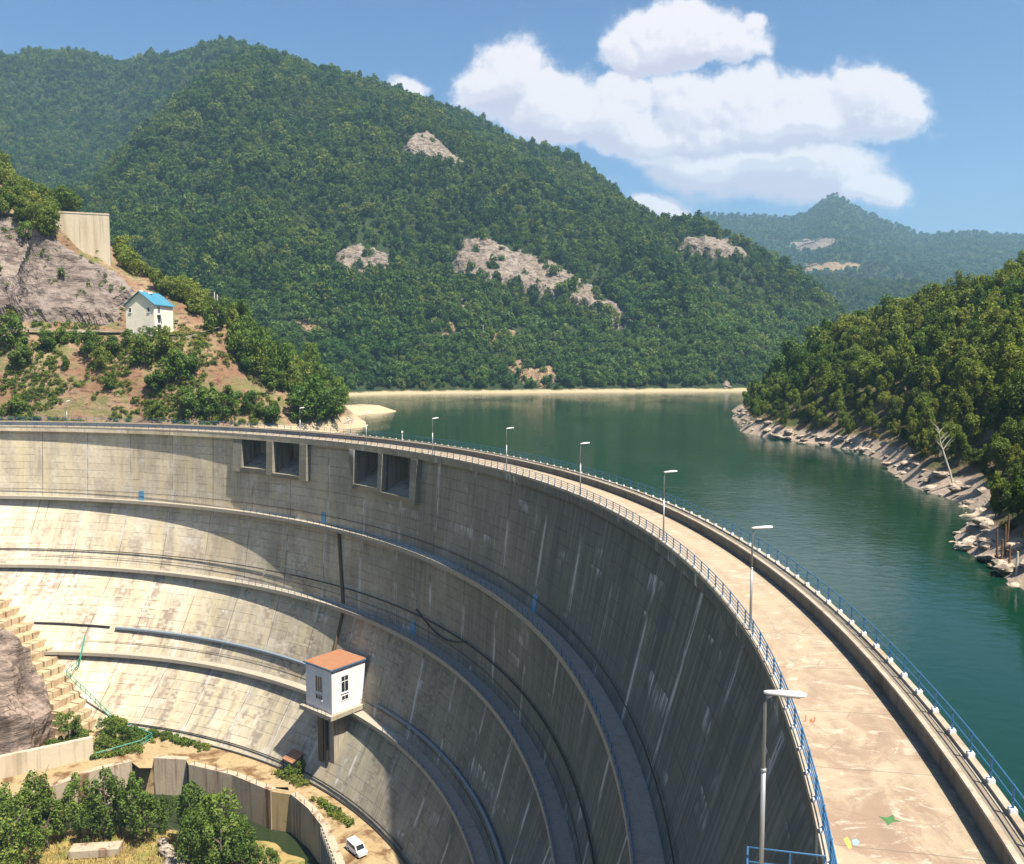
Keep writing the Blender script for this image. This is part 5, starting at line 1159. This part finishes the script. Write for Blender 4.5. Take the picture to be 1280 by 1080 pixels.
for p in gpts:
    a = rng.random() * 6.28; h = rng.uniform(.35, .95); w = .10; l = rng.normal(0, .25, 2); n = len(gv)
    gv += [(p[0] - math.cos(a) * w, p[1] - math.sin(a) * w, p[2]), (p[0] + math.cos(a) * w, p[1] + math.sin(a) * w, p[2]), (p[0] + l[0], p[1] + l[1], p[2] + h)]; gf.append((n, n + 1, n + 2))
go_ = mkobj('grass', mesh('grass', gv, gf, MAT['straw'])); tag(go_, 'tall dry golden grass on the bank', 'grass', kind='stuff')
for px, py, h in [(8, 1075, 85), (-20, 1070, 90), (30, 1058, 74), (48, 1052, 86), (62, 1060, 70), (80, 1050, 66), (100, 1046, 76), (122, 1040, 62), (132, 1052, 88), (150, 1046, 70), (168, 1050, 80), (182, 1056, 70), (112, 1056, 60), (15, 1100, 90), (-10, 1110, 90), (40, 1085, 60),
                  (238, 1070, 80), (256, 1066, 76), (272, 1068, 84), (290, 1075, 72), (306, 1082, 62), (250, 1090, 80), (276, 1096, 76), (320, 1094, 52), (232, 1050, 54), (298, 1100, 70), (206, 1040, 56), (338, 1100, 44)]:
    p = atz(px, py, -68.2); s = 1.22 * h * p[1] / F / 8.4
    lab = 'green willow like tree growing in the stilling basin, right clump by the pool' if px > 225 else 'green willow like tree growing in the stilling basin, left clump behind the dry grass'
    plant('willow_tree', K_F[int(rng.integers(6))], (p[0], p[1], -68.4), s, lab, 'tree', 'trees right of the rubble in the basin' if px > 225 else 'trees behind the dry grass in the basin')
for px, py, h, lab, z in [(86, 916, 28, 'dark green bush in front of the stepped footing', -57.5), (96, 924, 18, 'small bush at the retaining wall end', -60), (60, 936, 12, 'low bush behind the retaining wall', -59), (134, 918, 22, 'bush under the lowest flight of the green handrail', -62), (150, 916, 26, 'bush behind the bottom of the green handrail', -62), (170, 921, 18, 'low bush between handrail and dam foot', -62), (146, 936, 16, 'small bush before the bottom of the handrail', -62), (140, 926, 30, 'round bush at the bottom of the green handrail', -62), (158, 930, 22, 'bush right of the handrail bush', -62), (128, 936, 20, 'leafy bush on the apron corner', -62), (206, 926, 12, 'low weeds at the dam foot', -62), (192, 922, 12, 'tuft of weeds by the black pipe', -62), (375, 970, 26, 'bush growing under the lean-to', -62), (362, 972, 20, 'smaller bush beside the lean-to', -62), (250, 940, 7, 'strip weeds at the dam foot', -62), (425, 1016, 10, 'weeds on the apron by the van', -62), (440, 1030, 10, 'weeds between van and dam', -62)]:
    p = atz(px, py, z); plant('bush', K_L[int(rng.integers(5))], (p[0], p[1], z - .1), h * p[1] / F / 4.2, lab, 'bush', None)
wp2 = []
for (x0, y0), (x1, y1), n, wd in [((120, 936), (192, 922), 150, 7), ((150, 912), (215, 921), 110, 5), ((215, 925), (262, 938), 50, 3), ((60, 934), (112, 918), 70, 5), ((118, 948), (176, 938), 70, 3), ((395, 1000), (440, 1034), 50, 4), ((350, 968), (384, 982), 60, 6)]:
    for i in range(n):
        q = rng.random(); wp2.append(atz(x0 + (x1 - x0) * q + rng.normal(0, 2), y0 + (y1 - y0) * q + rng.normal(0, wd * .5), ZA if x0 != 60 else -59.5))
forest('weeds', wp2, rng.uniform(.5, 1.3, len(wp2)), tu, 'rank green weeds along the dam foot and apron edges', cat='weeds')
